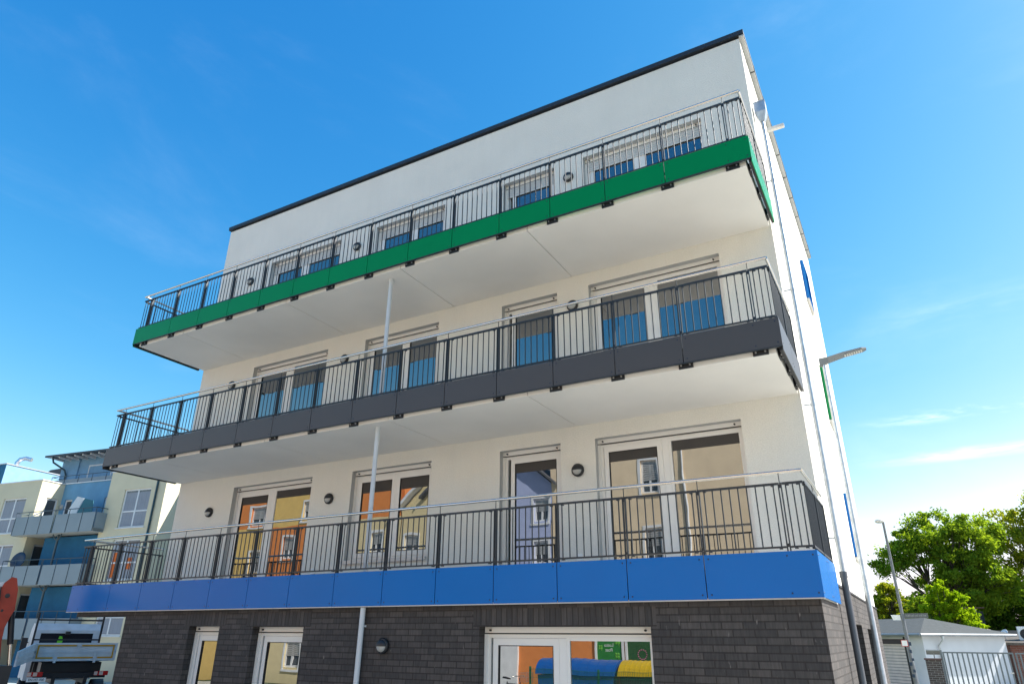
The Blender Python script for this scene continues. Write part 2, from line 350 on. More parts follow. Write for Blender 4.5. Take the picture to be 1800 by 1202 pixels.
# brick base
BY = -1.83; BX0 = 1.90; BX1 = 14.60; BT = 2.50; GZ = -0.12
gh = [(3.85, 4.66, GZ+0.05, 2.22), (5.50, 6.69, GZ+0.05, 2.21), (10.07, 12.58, GZ+0.05, 2.205)]
m = MB()
sold = [(3.70, 4.80, 2.22, 2.455), (5.34, 6.84, 2.21, 2.445), (9.97, 12.66, 2.205, 2.44)]
wall_holes(m, BX0, BX1, GZ, BT, gh, 0.25, lambda a, zz, d: (a, BY+d, zz), rmi=0)
so = [(2.35, 3.65, GZ, 2.3), (5.0, 6.2, GZ, 2.26)]
wall_holes(m, BY, YB, GZ, 2.498, so, 0.3, lambda a, zz, d: (BX1-d, a, zz), rmi=0)
m.add([(BX1,0,2.498),(BX1,YB,2.498),(BX1,YB,2.756),(BX1,0,2.756)], [(0,1,2,3)])
m.add([(BX0,BY,GZ),(BX0,YB,GZ),(BX0,YB,BT),(BX0,BY,BT)], [(0,1,2,3)]); m.add([(BX0,YB,GZ),(BX1,YB,GZ),(BX1,YB,2.75),(BX0,YB,2.75)], [(0,1,2,3)])
m.box(0.24, BX0-0.001, BY+0.002, BY+0.26, 2.40, BT)
m.box(XL, BX0-0.001, BY+0.262, YB, 2.44, 2.50)
build('brick_base', m, K['brick'], main, fix=False)
m = MB().box(BX1-0.25, BX1+0.02, 0.0, YB+.01, 2.757, 2.785)
build('flashing', m, K['coping'], main)
for s in sold:
    build('brick_lintel', MB().box(s[0], s[1], BY-0.003, BY+0.02, s[2], s[3]), K['soldier'], main)
m = MB()
for (y0, y1, z0, z1) in so: m.box(BX1-0.32, BX1-0.29, y0, y1, z0, z1)
build('side_door', m, mat('dark_door', (0.03, 0.035, 0.04), 0.4), main)

# side windows with coloured projecting surrounds
for (y0, y1, z0, z1), kk in zip(sw, ('blue', 'green', 'blue')):
    f = MB(); t = 0.05; x0 = XR-0.19; x1 = XR+0.07
    f.box(x0, x1, y0, y0+t, z0, z1); f.box(x0, x1, y1-t, y1, z0, z1); f.box(x0, x1, y0+t, y1-t, z1-t, z1); f.box(x0, x1, y0+t, y1-t, z0, z0+t)
    fo = build('side_window', f, K[kk], main, label='side window with bright %s surround' % kk)
    build('pane', MB().box(XR-0.15, XR-0.14, y0+t, y1-t, z0+t, z1-t), K['glass'], fo)
    build('sill', MB().box(XR, XR+0.06, y0-0.03, y1+0.05, z0-0.055, z0-0.02), K['alu'], fo)

def frame_rect(f, x0, x1, z0, z1, w, y0, y1, mi=0):
    f.box(x0, x1, y0, y1, z1-w, z1, mi); f.box(x0, x1, y0, y1, z0, z0+w, mi); f.box(x0, x0+w, y0, y1, z0+w, z1-w, mi); f.box(x1-w, x1, y0, y1, z0+w, z1-w, mi)
def glazing(name, x0, x1, z0, z1, yf, layout, top=False, sill=False, painted_reflection=0):
    """yf = plane of the frame face; layout: list of (xa, xb, 'sash'|'fixed')"""
    f = MB(); zt = z1-0.085
    f.box(x0, x1, yf-0.015, yf+0.05, zt, z1-0.002)                   # shutter cassette
    f.box(x0, x1, yf-0.020, yf-0.0152, zt-0.008, zt+0.006, 1)
    f.box(x0, x0+0.045, yf-0.02, yf+0.03, z0, zt-0.009); f.box(x1-0.03, x1, yf-0.02, yf+0.03, z0, zt-0.009)   # guide rails
    fx0, fx1 = x0+0.046, x1-0.031
    frame_rect(f, fx0, fx1, z0+0.001, zt-0.01, 0.05, yf+0.005, yf+0.07)
    panes = []
    for xa, xb, kind in layout:
        if kind == 'sash':
            frame_rect(f, xa-0.092, xb+0.092, z0+0.052, zt-0.062, 0.090, yf-0.008, yf+0.055)
            frame_rect(f, xa-0.008, xb+0.008, z0+0.142, zt-0.152, 0.010, yf-0.011, yf+0.01, 1)
            panes.append((xa, xb, z0+0.144, zt-0.154))
        else:
            frame_rect(f, xa-0.055, xb+0.015, z0+0.052, zt-0.045, 0.045, yf-0.004, yf+0.06)
            panes.append((xa, xb, z0+0.097, zt-0.09))
    if len(layout) == 2:
        f.box(layout[0][1]+0.094, layout[1][0]-(0.094 if layout[1][2] == 'sash' else 0.057), yf-0.004, yf+0.06, z0+0.052, zt-0.062)
    for xx in (x0+0.10, x1-0.12):
        f.tube([(xx, yf-0.045, z1-0.045), (xx, yf-0.014, z1-0.045)], 0.014, 8, 1)
    fo = build(name, f, [K['pvc'], K['gasket']], main)
    for (xa, xb, za, zb) in panes:
        p = MB(); p.box(xa, xb, yf+0.012, yf+0.03, za, zb); build('pane', p, K['glass'], fo)
    if painted_reflection:  # dark strips painted over the pane tops as the balcony soffit's reflection
        for (xa, xb, za, zb) in panes: build('painted_reflection', MB().box(xa+0.002, xb-0.002, yf+0.0095, yf+0.0115, zb-painted_reflection-(0.05 if layout[0][2] == layout[-1][2] and len(layout) == 2 else 0), zb), K['painted_reflection'], fo)
    if sill:
        s = MB(); s.box(x0-0.04, x1+0.0, -0.055, yf+0.0, z0-0.045, z0-0.004); s.box(x0-0.04, x1+0.0, -0.062, -0.056, z0-0.07, z0-0.004)
        build('sill', s, K['alu'], fo)
    if top:
        s = MB(); n = 8; zz0 = z1-0.30
        for i in range(n): s.box(x0+0.047, x1-0.032, yf-0.016-0.004*(i % 2), yf-0.009, zz0+i*0.027, zz0+i*0.027+0.023)
        s.box(x0+0.047, x1-0.032, yf-0.022, yf-0.008, zz0-0.03, zz0-0.002)
        build('roller_shutter', s, K['shutter'], fo)
    return fo
for fl in (3.0, 6.0, 9.0):
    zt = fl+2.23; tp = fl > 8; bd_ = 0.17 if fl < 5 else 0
    a0, a1 = cols['a']; glazing('balcony_door', a0, a1, fl+0.02, zt, 0.13, [(a0+0.20, a0+1.04, 'sash'), (a0+1.30, a1-0.04, 'fixed')], tp, painted_reflection=bd_)
    b0, b1 = cols['b']; glazing('window', b0, b1, fl+0.44, zt, 0.13, [(b0+0.20, b0+0.97, 'sash'), (b0+1.19, b1-0.13, 'sash')], tp, sill=True, painted_reflection=bd_)
    c0, c1 = cols['c']; glazing('balcony_door', c0, c1, fl+0.02, zt, 0.13, [(c0+0.26, c1-0.15, 'sash')], tp, painted_reflection=bd_)
    d0, d1 = cols['d']; glazing('balcony_door', d0, d1, fl+0.02, zt, 0.13, [(d0+0.20, d0+1.04, 'sash'), (d0+1.30, d1-0.04, 'fixed')], tp, painted_reflection=bd_)
yg = BY+0.17
glazing('window', 3.85, 4.66, GZ+0.05, 2.22, yg, [(4.07, 4.50, 'sash')])
glazing('window', 5.50, 6.69, GZ+0.05, 2.21, yg, [(5.74, 6.52, 'sash')])
glazing('window', 10.07, 12.58, GZ+0.05, 2.205, yg, [(10.30, 11.14, 'sash'), (11.40, 12.53, 'fixed')])
# interior walls behind are closed off by the panes; a curtain of darkness is simply the room
def wall_lamp(x, y, z):
    b = MB(); b.lathe((x, y, z), [(0.0, -0.001), (0.105, -0.001), (0.112, 0.012), (0.112, 0.045), (0.10, 0.062), (0.088, 0.066), (0.086, 0.05)], 28, (0, -1, 0))
    # hood over the upper half
    V = []; Fs = []; n = 14; mrows = 6
    for i in range(mrows+1):
        ph = (i/mrows)*math.pi/2
        for k in range(n+1):
            t = math.pi*k/n
            V.append((x+0.098*math.cos(t)*math.cos(ph), y-0.05-0.062*math.sin(ph), z-0.006+0.098*math.sin(t)*math.cos(ph)))
    for i in range(mrows):
        for k in range(n): Fs.append((i*(n+1)+k, i*(n+1)+k+1, (i+1)*(n+1)+k+1, (i+1)*(n+1)+k))
    b.add(V, Fs, 0, True)
    o = build('wall_lamp', b, K['lampblack'], main)
    d = MB(); d.lathe((x, y, z), [(0.088, 0.05), (0.082, 0.075), (0.06, 0.095), (0.03, 0.104), (0.001, 0.106)], 24, (0, -1, 0)); build('diffuser', d, K['opal'], o)
for zz in (4.71, 7.86, 10.84):
    for xx in (1.43, 5.17, 10.87): wall_lamp(xx, 0.0, zz)
wall_lamp(8.38, BY, 1.94)
for fl in (3.0, 6.0):
    for xx in (1.3, 4.95, 10.85):
        build('socket', MB().box(xx-0.045, xx+0.045, -0.045, -0.001, fl+0.22, fl+0.33).box(xx-0.03, xx+0.03, -0.05, -0.046, fl+0.235, fl+0.315), K['socket'], main)

# ---- balconies: part = slab, sub-parts = panels, posts, railing bays, handrail, brackets
A0 = 1.35; posts = [0.35+i for i in range(15)]; seams = [0.0]+[A0+i for i in range(13)]+[W]
def balcony(zb, zt, km, panelmat, slabz, rz):
    # rz: (bottom bar, top bar, handrail)
    slab = MB(); YF = -1.85
    if slabz is not None:
        cuts = [0.16, 1.78, 5.10, 8.12, 10.86, 14.55]
        for a, b in zip(cuts[:-1], cuts[1:]): slab.box(a+(0.014 if a > 0.2 else 0), b, YF, -0.001, slabz, slabz+0.24)
        slab.box(0.18, 14.53, YF+0.03, -0.003, slabz+0.02, slabz+0.22, 1)
    else:
        slab.box(0.03, 14.60, YF+0.01, -0.001, 2.502, 2.85)
    so_ = build('balcony', slab, [K['slab'], K['black']], main, label='balcony with %s front panels' % km)
    for a, b in zip(seams[:-1], seams[1:]):
        p = MB(); a2 = a+0.006 if a > 0 else a; b2 = b-0.006 if b < W else b
        p.box(a2, b2, -1.936, -1.924, zb, zt)
        rv = [(a2+0.05, zz) for zz in (zb+0.05, zt-0.05)]+[(b2-0.05, zz) for zz in (zb+0.05, zt-0.05)]
        if b2-a2 > 1.2:
            xx = 0.35+0.03 if a == 0 else b2-0.33
            rv += [(xx, zb+0.05), (xx, zt-0.05)]
        for (x, zz) in rv: p.lathe((x, -1.936, zz), [(0.0, 0.005), (0.008, 0.004), (0.011, 0.0)], 8, (0, -1, 0), 1)
        build('fascia_panel', p, [panelmat, K['rivet']], so_)
    for x0, x1 in ((0.0, 0.012), (W-0.012, W)):
        for ya, yb in ((-1.923, -0.98), (-0.97, -0.06)):
            zs = zb-(0.06 if slabz is not None else 0)
            p = MB().box(x0, x1, ya, yb, zs, zt)
            xs = x1 if x0 > 1 else x0; nx = 1 if x0 > 1 else -1
            for yy in (ya+0.06, yb-0.06):
                for zz in (zb+0.05, zt-0.05): p.lathe((xs, yy, zz), [(0.0, 0.005), (0.008, 0.004), (0.011, 0.0)], 8, (nx, 0, 0), 1)
            build('fascia_panel', p, [panelmat, K['rivet']], so_)
        if slabz is not None:
            xi = (0.0125, 0.05) if x0 < 1 else (W-0.05, W-0.0125)
            build('edge_rail', MB().box(xi[0], xi[1], -1.90, -0.06, zb-0.055, zb+0.02), K['black'], so_)
    # trim under the panels
    t = MB().box(0.0, W, -1.94, -1.90, zb-0.014, zb-0.002)
    build('panel_trim', t, K['rail'] if slabz is not None else K['alu'], so_)
    b0, b1, hr = rz
    yr = -1.895
    for i, x in enumerate(posts):
        p = MB(); p.box(x-0.022, x-0.010, yr-0.022, yr+0.022, zb+0.02, b1+0.012); p.box(x+0.010, x+0.022, yr-0.022, yr+0.022, zb+0.02, b1+0.012)
        for zz in (b0+0.02, b1-0.03, zb+0.2): p.box(x-0.0095, x+0.0095, yr-0.015, yr+0.015, zz-0.02, zz+0.02)
        p.tube([(x, yr, b1-0.05), (x, yr, hr-0.018)], 0.006, 6)
        build('post', p, K['rail'], so_)
        if slabz is not None:
            q = MB().box(x-0.09, x+0.11, YF-0.028, YF-0.002, slabz-0.006, slabz+0.13)
            for dx in (-0.05, 0.07):
                q.tube([(x+dx, YF-0.029, slabz+0.035), (x+dx, YF-0.045, slabz+0.035)], 0.013, 6, 1)
            build('bracket', q, [K['black'], K['bolt']], so_)
    def bay(pa, pb, nb, corner=False):
        pa = Vector(pa); pb = Vector(pb); d = pb-pa; L = d.length; dn = d/L
        q = MB()
        for zz, h in ((b0, 0.022), (b1, 0.026)):
            q.bar((pa.x, pa.y, zz), (pb.x, pb.y, zz), 0.034, h)
        for k in range(nb):
            c = pa+d*((k+0.5)/nb)
            q.tube([(c.x, c.y, b0), (c.x, c.y, b1)], 0.0085, 6, caps=False)
        for c in (pa+dn*0.06, pb-dn*0.06):
            for zz in (b0-0.016, b1-0.020): q.box(c.x-0.018, c.x+0.018, c.y-0.02, c.y+0.02, zz-0.008, zz+0.006)
        build('railing_bay', q, K['rail'], so_)
    for i in range(14): bay((posts[i]+0.026, yr, 0), (posts[i+1]-0.026, yr, 0), 9)
    bay((0.036, yr, 0), (posts[0]-0.026, yr, 0), 3); bay((posts[-1]+0.026, yr, 0), (W-0.036, yr, 0), 3)
    for xs in (0.036, W-0.036):
        bay((xs, yr+0.03, 0), (xs, -0.97, 0), 8); bay((xs, -0.93, 0), (xs, -0.04, 0), 8)
        p = MB().box(xs-0.02, xs+0.02, -0.956, -0.944, zb+0.02, b1+0.01); p.tube([(xs, -0.95, b1), (xs, -0.95, hr-0.018)], 0.006, 6)
        p.box(xs-0.02, xs+0.02, -0.030, -0.018, zb+0.02, b1+0.01)
        build('post', p, K['rail'], so_)
        if slabz is not None:
            q = MB()
            sx = 1 if xs > 1 else -1; xf = 14.55 if xs > 1 else 0.16
            for yy in (-1.62, -0.95, -0.28):
                q.box(min(xf, xf+sx*0.03), max(xf, xf+sx*0.03), yy-0.09, yy+0.09, slabz-0.004, slabz+0.13)
                for dy in (-0.06, 0.06): q.tube([(xf+sx*0.03, yy+dy, slabz+0.03), (xf+sx*0.05, yy+dy, slabz+0.03)], 0.013, 6, 1)
                build('bracket', q, [K['black'], K['bolt']], so_); q = MB()
    h = MB(); yh = yr-0.012
    h.tube([(0.036, -0.01, hr), (0.036, yh, hr)], 0.0212, 14); h.tube([(0.02, yh, hr), (W-0.03, yh, hr)], 0.0212, 14); h.tube([(W-0.036, yh, hr), (W-0.036, -0.01, hr)], 0.0212, 14)
    build('handrail', h, K['steel'], so_)
    return so_
balcony(8.565, 8.965, 'green', K['green'], 8.50, (9.00, 9.735, 9.86))
balcony(5.56, 5.96, 'anthracite grey', K['grey'], 5.50, (6.00, 6.755, 6.88))
balcony(2.50, 3.01, 'blue', K['blue'], None, (3.06, 3.80, 3.94))

# pipes
m = MB(); m.tube([(7.71, -1.6, 8.5), (7.70, -1.6, 5.74)], 0.04, 12, caps=False); m.tube([(7.70, -1.6, 5.5), (7.69, -1.6, 2.9)], 0.04, 12, caps=False)
for zz in (8.46, 5.76, 5.47, 3.04): m.tube([(7.70, -1.6, zz-0.03), (7.70, -1.6, zz+0.03)], 0.047, 12)
build('drain_pipe', m, K['pipe'], main)
m = MB(); m.tube([(7.97, BY-0.06, 2.48), (7.93, BY-0.06, GZ)], 0.042, 12)
for zz in (1.3, 2.2): m.box(7.90, 8.01, BY-0.03, BY, zz, zz+0.03)
build('drain_pipe', m, K['pipe'], main)
# side downpipe with hopper head
px, py = XR+0.13, 0.32
m = MB(); m.tube([(px, py, 10.95), (px, py, 2.9)], 0.036, 14)
for zz in (9.6, 7.4, 5.4, 3.4):
    m.tube([(px, py, zz-0.02), (px, py, zz+0.02)], 0.042, 14); m.bar((px, py, zz), (XR, py, zz), 0.02, 0.02)
for zz in (8.4, 6.2, 4.2): m.tube([(px, py, zz-0.05), (px, py, zz+0.05)], 0.040, 14)
dp = build('downpipe', m, K['zinc'], main)
def frustum(m, c, a, b, z0, z1, mi=0):
    V = [(c[0]-a, c[1]-a, z0), (c[0]+a, c[1]-a, z0), (c[0]+a, c[1]+a, z0), (c[0]-a, c[1]+a, z0), (c[0]-b, c[1]-b, z1), (c[0]+b, c[1]-b, z1), (c[0]+b, c[1]+b, z1), (c[0]-b, c[1]+b, z1)]
    m.add(V, [(0,3,2,1),(4,5,6,7),(0,1,5,4),(1,2,6,5),(2,3,7,6),(3,0,4,7)], mi)
m = MB(); frustum(m, (px, py), 0.045, 0.100, 10.93, 11.12); m.box(px-0.10, px+0.10, py-0.10, py+0.10, 11.1205, 11.33); m.box(px-0.106, px+0.106, py-0.106, py+0.106, 11.3305, 11.35)
build('hopper_head', m, K['zinc'], dp)
m = MB(); m.tube([(px, py-0.02, 2.92), (px, py-0.02, GZ)], 0.046, 14); m.tube([(px, py-0.02, 2.86), (px, py-0.02, 2.94)], 0.053, 14)
build('standpipe', m, K['darkpipe'], dp)
build('overflow_spout', MB().box(XR, XR+0.40, 2.0, 2.08, 12.02, 12.09), K['alu'], main)

# ================================================================= STREET LAMPS
L1 = thing('street_lamp', 'tall galvanised street lamp with flat tapered head standing beside the sunlit side wall', 'street lamp', (14.80, 3.30, -0.1))
m = MB(); m.tube([(0,0,0),(0,0,0.9),(0,0,1.0),(0,0,7.20)], [0.060,0.060,0.052,0.030], 14); build('pole', m, K['zinc'], L1)
m = MB(); V = []; 
prof = [(-0.07, 0.055, 7.14, 7.30), (0.10, 0.05, 7.20, 7.31), (0.38, 0.10, 7.285, 7.345), (0.72, 0.11, 7.335, 7.375), (0.80, 0.06, 7.350, 7.372)]
for x, hw, z0, z1 in prof: V += [(x,-hw,z0),(x,hw,z0),(x,hw*0.8,z1),(x,-hw*0.8,z1)]
Fs = [(0,1,2,3), tuple(reversed(range(16,20)))]
for i in range(4):
    for k in range(4): Fs.append((i*4+k, i*4+(k+1)%4, (i+1)*4+(k+1)%4, (i+1)*4+k))
m.add(V, Fs); hd = build('lamp_head', m, mat('lamp_grey', (0.13,0.14,0.145), 0.5), L1)
m = MB()
for i in range(8):
    for j in range(3):
        x = 0.40+i*0.042; zc = 7.286+(x-0.38)*(0.05/0.34); m.box(x, x+0.03, -0.07+j*0.05, -0.03+j*0.05, zc-0.008, zc-0.001)
build('led_module', m, K['opal'], hd)
L2 = thing('street_lamp', 'slim grey street lamp with small round head and signs, in front of the garage', 'street lamp', (14.87, 23.3, -0.1))
greyp = mat('grey_lamp_pole', (0.15, 0.16, 0.17), 0.5, metal=0.3, var=0.15, scale=6)
m = MB(); m.tube([(0,0,0),(0,0,1.2),(0,0,1.3),(0,0,6.8)], [0.085,0.085,0.07,0.045], 12); build('pole', m, greyp, L2)
m = MB(); m.lathe((-0.13, 0, 6.86), [(0.001,-0.06),(0.12,-0.07),(0.17,-0.045),(0.185,0.0),(0.17,0.04),(0.10,0.075),(0.001,0.085)], 20); m.bar((0,0,6.78),(-0.1,0,6.86),0.06,0.06)
build('lamp_head', m, mat('lamp_head_pale', (0.62,0.60,0.57), 0.4), L2)
wsign = mat('sign_white', (0.78,0.78,0.76), 0.4); dk = mat('sign_lettering', (0.03,0.03,0.04), 0.5)
def flat_text(body, size, mx4, m_, parent, name='lettering', ext=0.003):
    cu = bpy.data.curves.new(name, 'FONT'); cu.body = body; cu.size = size; cu.align_x = 'CENTER'; cu.align_y = 'CENTER'; cu.extrude = ext
    tmp = bpy.data.objects.new('tmp', cu); COL.objects.link(tmp)
    dg = bpy.context.evaluated_depsgraph_get(); me = bpy.data.meshes.new_from_object(tmp.evaluated_get(dg)); bpy.data.objects.remove(tmp)
    me.name = name; me.transform(mx4); me.materials.clear(); me.materials.append(m_)
    o = bpy.data.objects.new(name, me); COL.objects.link(o); o.parent = parent; return o
FRONT = Matrix.Rotation(R(90), 4, 'X')       # text facing -Y
m = MB().box(0.05, 0.92, -0.012, 0.012, 2.98, 3.16); m.box(0.03, 0.05, -0.02, 0.02, 2.96, 3.18)
s = build('street_name_sign', m, mat('sign_grey', (0.10,0.105,0.105), 0.5), L2)
# unreadable at this distance: a row of thin letter strokes
m = MB(); x = 0.10
for i in range(15): m.box(x, x+0.018+0.012*(i % 3), -0.0155, -0.0125, 3.04, 3.10+0.02*((i*7) % 3 == 0)); x += 0.05
build('lettering', m, mat('sign_letter_grey', (0.22,0.23,0.23), 0.5), s)
m = MB().prism([(-0.42,3.10),(-0.08,3.10),(-0.08,2.90),(-0.36,2.90)], -0.012, 0.012); build('arrow_sign', m, wsign, L2)
m = MB().box(-0.24, 0.0, -0.10, -0.09, 1.92, 2.16); m2 = build('notice_sign', m, mat('sign_red', (0.5,0.05,0.04), 0.5), L2, label='small white sign with red rim'); build('plate', MB().box(-0.22,-0.02,-0.103,-0.1005,1.94,2.14), wsign, m2)
m = MB()
for x, z in ((0.06,1.95),(0.03,1.68),(0.05,1.40),(-0.05,1.22),(0.02,0.98),(-0.04,0.8)): m.box(x-0.04, x+0.05, -0.10, -0.088, z, z+0.06+0.09*abs(math.sin(z*7)))
build('sticker', m, mat('sticker_blue', (0.015,0.035,0.07), 0.5), L2)

# ================================================================= RIGHT: GARAGE, GATE, PIER
ga = thing('garage', 'low white garage with grey felt hip roof and beige roller shutter', 'garage', (15.37, 31.3, -0.1), R(40))
# local: +x along the sunlit end wall, +y along the shutter wall (towards the back)
wh = mat('garage_render', (0.62,0.63,0.65), 0.85, var=0.05, scale=1.5, bump=0.2)
GL, GD, GH = 4.75, 11.0, 2.40
m = MB()
wall_holes(m, 0, GD, 0, GH, [(1.34, 3.80, 0, 2.2)], 0.15, lambda a, z, d: (d, a, z), rmi=0)
m.add([(0,0,0),(GL,0,0),(GL,0,GH),(0,0,GH)], [(0,1,2,3)]); m.add([(GL,0,0),(GL,GD,0),(GL,GD,GH),(GL,0,GH)], [(0,1,2,3)]); m.add([(0,GD,0),(GL,GD,0),(GL,GD,GH),(0,GD,GH)], [(0,1,2,3)])
build('wall', m, wh, ga, fix=False)
e = 0.32; zt = GH+0.06; ap = 3.25
V = [(-e,-e,zt),(GL+e,-e,zt),(GL+e,GD+e,zt),(-e,GD+e,zt),(GL/2,GL/2,ap),(GL/2,GD-GL/2,ap)]
V += [(x,y,zt-0.07) for x,y,z in V[:4]]
m = MB().add(V, [(0,1,4),(1,2,5,4),(2,3,5),(3,0,4,5),(6,7,1,0),(7,8,2,1),(8,9,3,2),(9,6,0,3),(6,9,8,7)])
build('roof', m, mat('roofing_felt', (0.065,0.07,0.068), 0.9, var=0.15, scale=5, bump=0.5, bscale=40), ga)
m = MB()
for a, b in (((-e-0.05,-e-0.05),(GL+e+0.05,-e-0.05)), ((-e-0.05,-e-0.05),(-e-0.05,GD+e))):
    m.tube([(a[0],a[1],zt-0.06),(b[0],b[1],zt-0.06)], 0.065, 10)
gt = build('gutter', m, mat('garage_gutter', (0.30,0.32,0.34), 0.45, metal=0.4), ga)
m = MB().tube([(0.85,-e-0.05,zt-0.1),(0.85,-e-0.05,zt-0.28),(0.85,-0.20,zt-0.42),(0.80,-0.09,zt-0.55),(0.80,-0.07,0)], 0.045, 10)
m.lathe((0.85,-e-0.05,zt-0.30), [(0.045,0),(0.085,0.14),(0.085,0.18)], 12)
build('downpipe', m, K['zinc'], ga)
m = MB()
for i in range(14): m.prism([(0.10, i*0.08), (0.085, i*0.08+0.02), (0.085, i*0.08+0.06), (0.10, i*0.08+0.078)], 1.36, 3.78, axis='y') if False else m.box(0.07, 0.12, 1.36, 3.78, i*0.145, i*0.145+0.11)
m.box(0.085, 0.118, 1.361, 3.779, 0.001, 1.958, 1)
build('roller_shutter', m, [mat('shutter_beige', (0.74,0.64,0.58), 0.55), mat('shutter_groove', (0.36,0.31,0.28), 0.7)], ga)
build('shutter_box', MB().box(0.02, 0.14, 1.345, 3.795, 1.96, 2.199), mat('shutter_box_dark', (0.03,0.02,0.025), 0.5), ga)
m = MB().box(-0.02, 0.0, 1.22, 1.34, 0, 2.3)
build('door_trim', m, K['gasket'], ga)

pier = thing('brick_pier', 'dark brick gate pier with a slab cap and floodlight on top', 'pier', (15.34, 25.2, -0.1))
build('shaft', MB().box(0, 0.58, 0, 0.5, 0, 1.40), brick_mat('old_dark_brick', (0.045,0.035,0.032), (0.08,0.06,0.05), (0.16,0.15,0.14), 0.25, 0.083, 0.012, streak=0.2), pier)
build('cap', MB().box(-0.04, 0.62, -0.04, 0.54, 1.401, 1.46), mat('pier_cap', (0.10,0.06,0.055), 0.8), pier)
m = MB().obox((0.36, 0.25, 1.70), (0.27,0,0.0), (0,0.02,0.02), (0,-0.07,0.08)); m.tube([(0.36,0.25,1.46),(0.36,0.25,1.66)], 0.02, 8)
build('floodlight', m, mat('floodlight_grey', (0.25,0.26,0.25), 0.5), pier)
gate = thing('metal_gate', 'dark metal double gate of close vertical bars in front of the garage', 'gate', (16.02, 25.3, -0.1), R(-1))
gm = mat('gate_paint', (0.13,0.15,0.155), 0.5, var=0.1)
def leaf(x0, x1, nm):
    q = MB(); frame_rect(q, x0, x1, 0.08, 1.72, 0.055, -0.025, 0.025); n = int((x1-x0)/0.165)
    for i in range(1, n): q.box(x0+(x1-x0)*i/n-0.028, x0+(x1-x0)*i/n+0.028, -0.012, 0.012, 0.136, 1.664)
    return build(nm, q, gm, gate)
leaf(0.0, 2.46, 'gate_leaf'); leaf(2.52, 5.0, 'gate_leaf')
build('post', MB().box(-0.09, -0.01, -0.04, 0.04, 0, 1.78), gm, gate); build('post', MB().box(5.01, 5.10, -0.04, 0.04, 0, 1.78), gm, gate)
build('handle', MB().box(2.2, 2.32, -0.06, -0.026, 0.95, 1.0), K['bolt'], gate)

ng = thing('outbuilding', 'red brick outbuilding with brown tiled roof edge behind the gate, far right', 'building', (19.2, 34.8, -0.1), R(6))
build('wall', MB().box(0, 12, 0, 6, 0, 1.95), brick_mat('red_brick', (0.22,0.07,0.045), (0.15,0.05,0.035), (0.2,0.17,0.15), streak=0.1), ng)
rf = build('roof', MB().add([(-0.4,-0.4,1.951),(12.4,-0.4,1.951),(12.4,6.4,1.951),(-0.4,6.4,1.951),(-0.4,-0.4,2.06),(12.4,-0.4,2.06),(12.4,3,2.5),(-0.4,3,2.5),(12.4,6.4,2.06),(-0.4,6.4,2.06)],
   [(0,1,2,3),(0,1,5,4),(4,5,6,7),(7,6,8,9),(2,3,9,8),(1,2,8,6,5),(0,4,7,9,3)]), mat('brown_tiles', (0.10,0.085,0.07), 0.85, var=0.3, scale=8, bump=0.5, bscale=20), ng)
ac = thing('air_conditioner', 'white air conditioning unit on the roof of the brick outbuilding', 'air conditioner', (19.75, 35.4, 1.98))
build('casing', MB().box(0, 0.62, 0, 0.35, 0, 0.75), wsign, ac)
m = MB().lathe((0.31, -0.001, 0.38), [(0.001,0.004),(0.22,0.004),(0.24,0.012),(0.25,0.0)], 20, (0,-1,0)); build('fan_grille', m, K['gasket'], ac)
dsh = thing('satellite_dish', 'small pale satellite dish on the roof beside the white air conditioner', 'satellite dish', (19.15, 35.3, 1.95))
m = MB().lathe((0,0,0.42), [(0.02,0.0),(0.12,0.015),(0.22,0.06),(0.225,0.055),(0.12,0.005)], 18, (-0.6,-0.6,0.5)); build('dish', m, wsign, dsh)
build('mast', MB().tube([(0,0,0),(0,0,0.42)], 0.02, 8).tube([(0,0,0.4),(-0.2,-0.25,0.5)], 0.012, 6), K['zinc'], dsh)

hb = thing('house', 'dark slate chimney rising from a low house roof in front of the tall trees', 'house', (17.6, 43.5, -0.1))
build('wall', MB().box(0, 8, 0, 6, 0, 1.9), wh, hb)
rf = build('roof', MB().add([(-.3,-.3,1.9),(8.3,-.3,1.9),(8.3,6.3,1.9),(-.3,6.3,1.9),(-.3,3,2.75),(8.3,3,2.75)], [(0,1,5,4),(3,4,5,2),(0,4,3),(1,2,5),(0,3,2,1)]), K['coping'], hb)
sl_ = brick_mat('slate_cladding', (0.022,0.024,0.032), (0.036,0.038,0.048), (0.008,0.008,0.01), 0.3, 0.18, 0.01, streak=0.0)
ch = build('chimney', MB().box(0.52, 1.42, 1.2, 2.0, 1.9, 3.85), sl_, rf)
build('chimney_cap', MB().box(0.30, 1.55, 1.05, 2.15, 4.05, 4.10), mat('rusty_cap', (0.16,0.09,0.06), 0.8), hb)
build('flue', MB().tube([(0.97,1.6,3.85),(0.97,1.6,4.05)], 0.14, 12), K['alu'], hb)

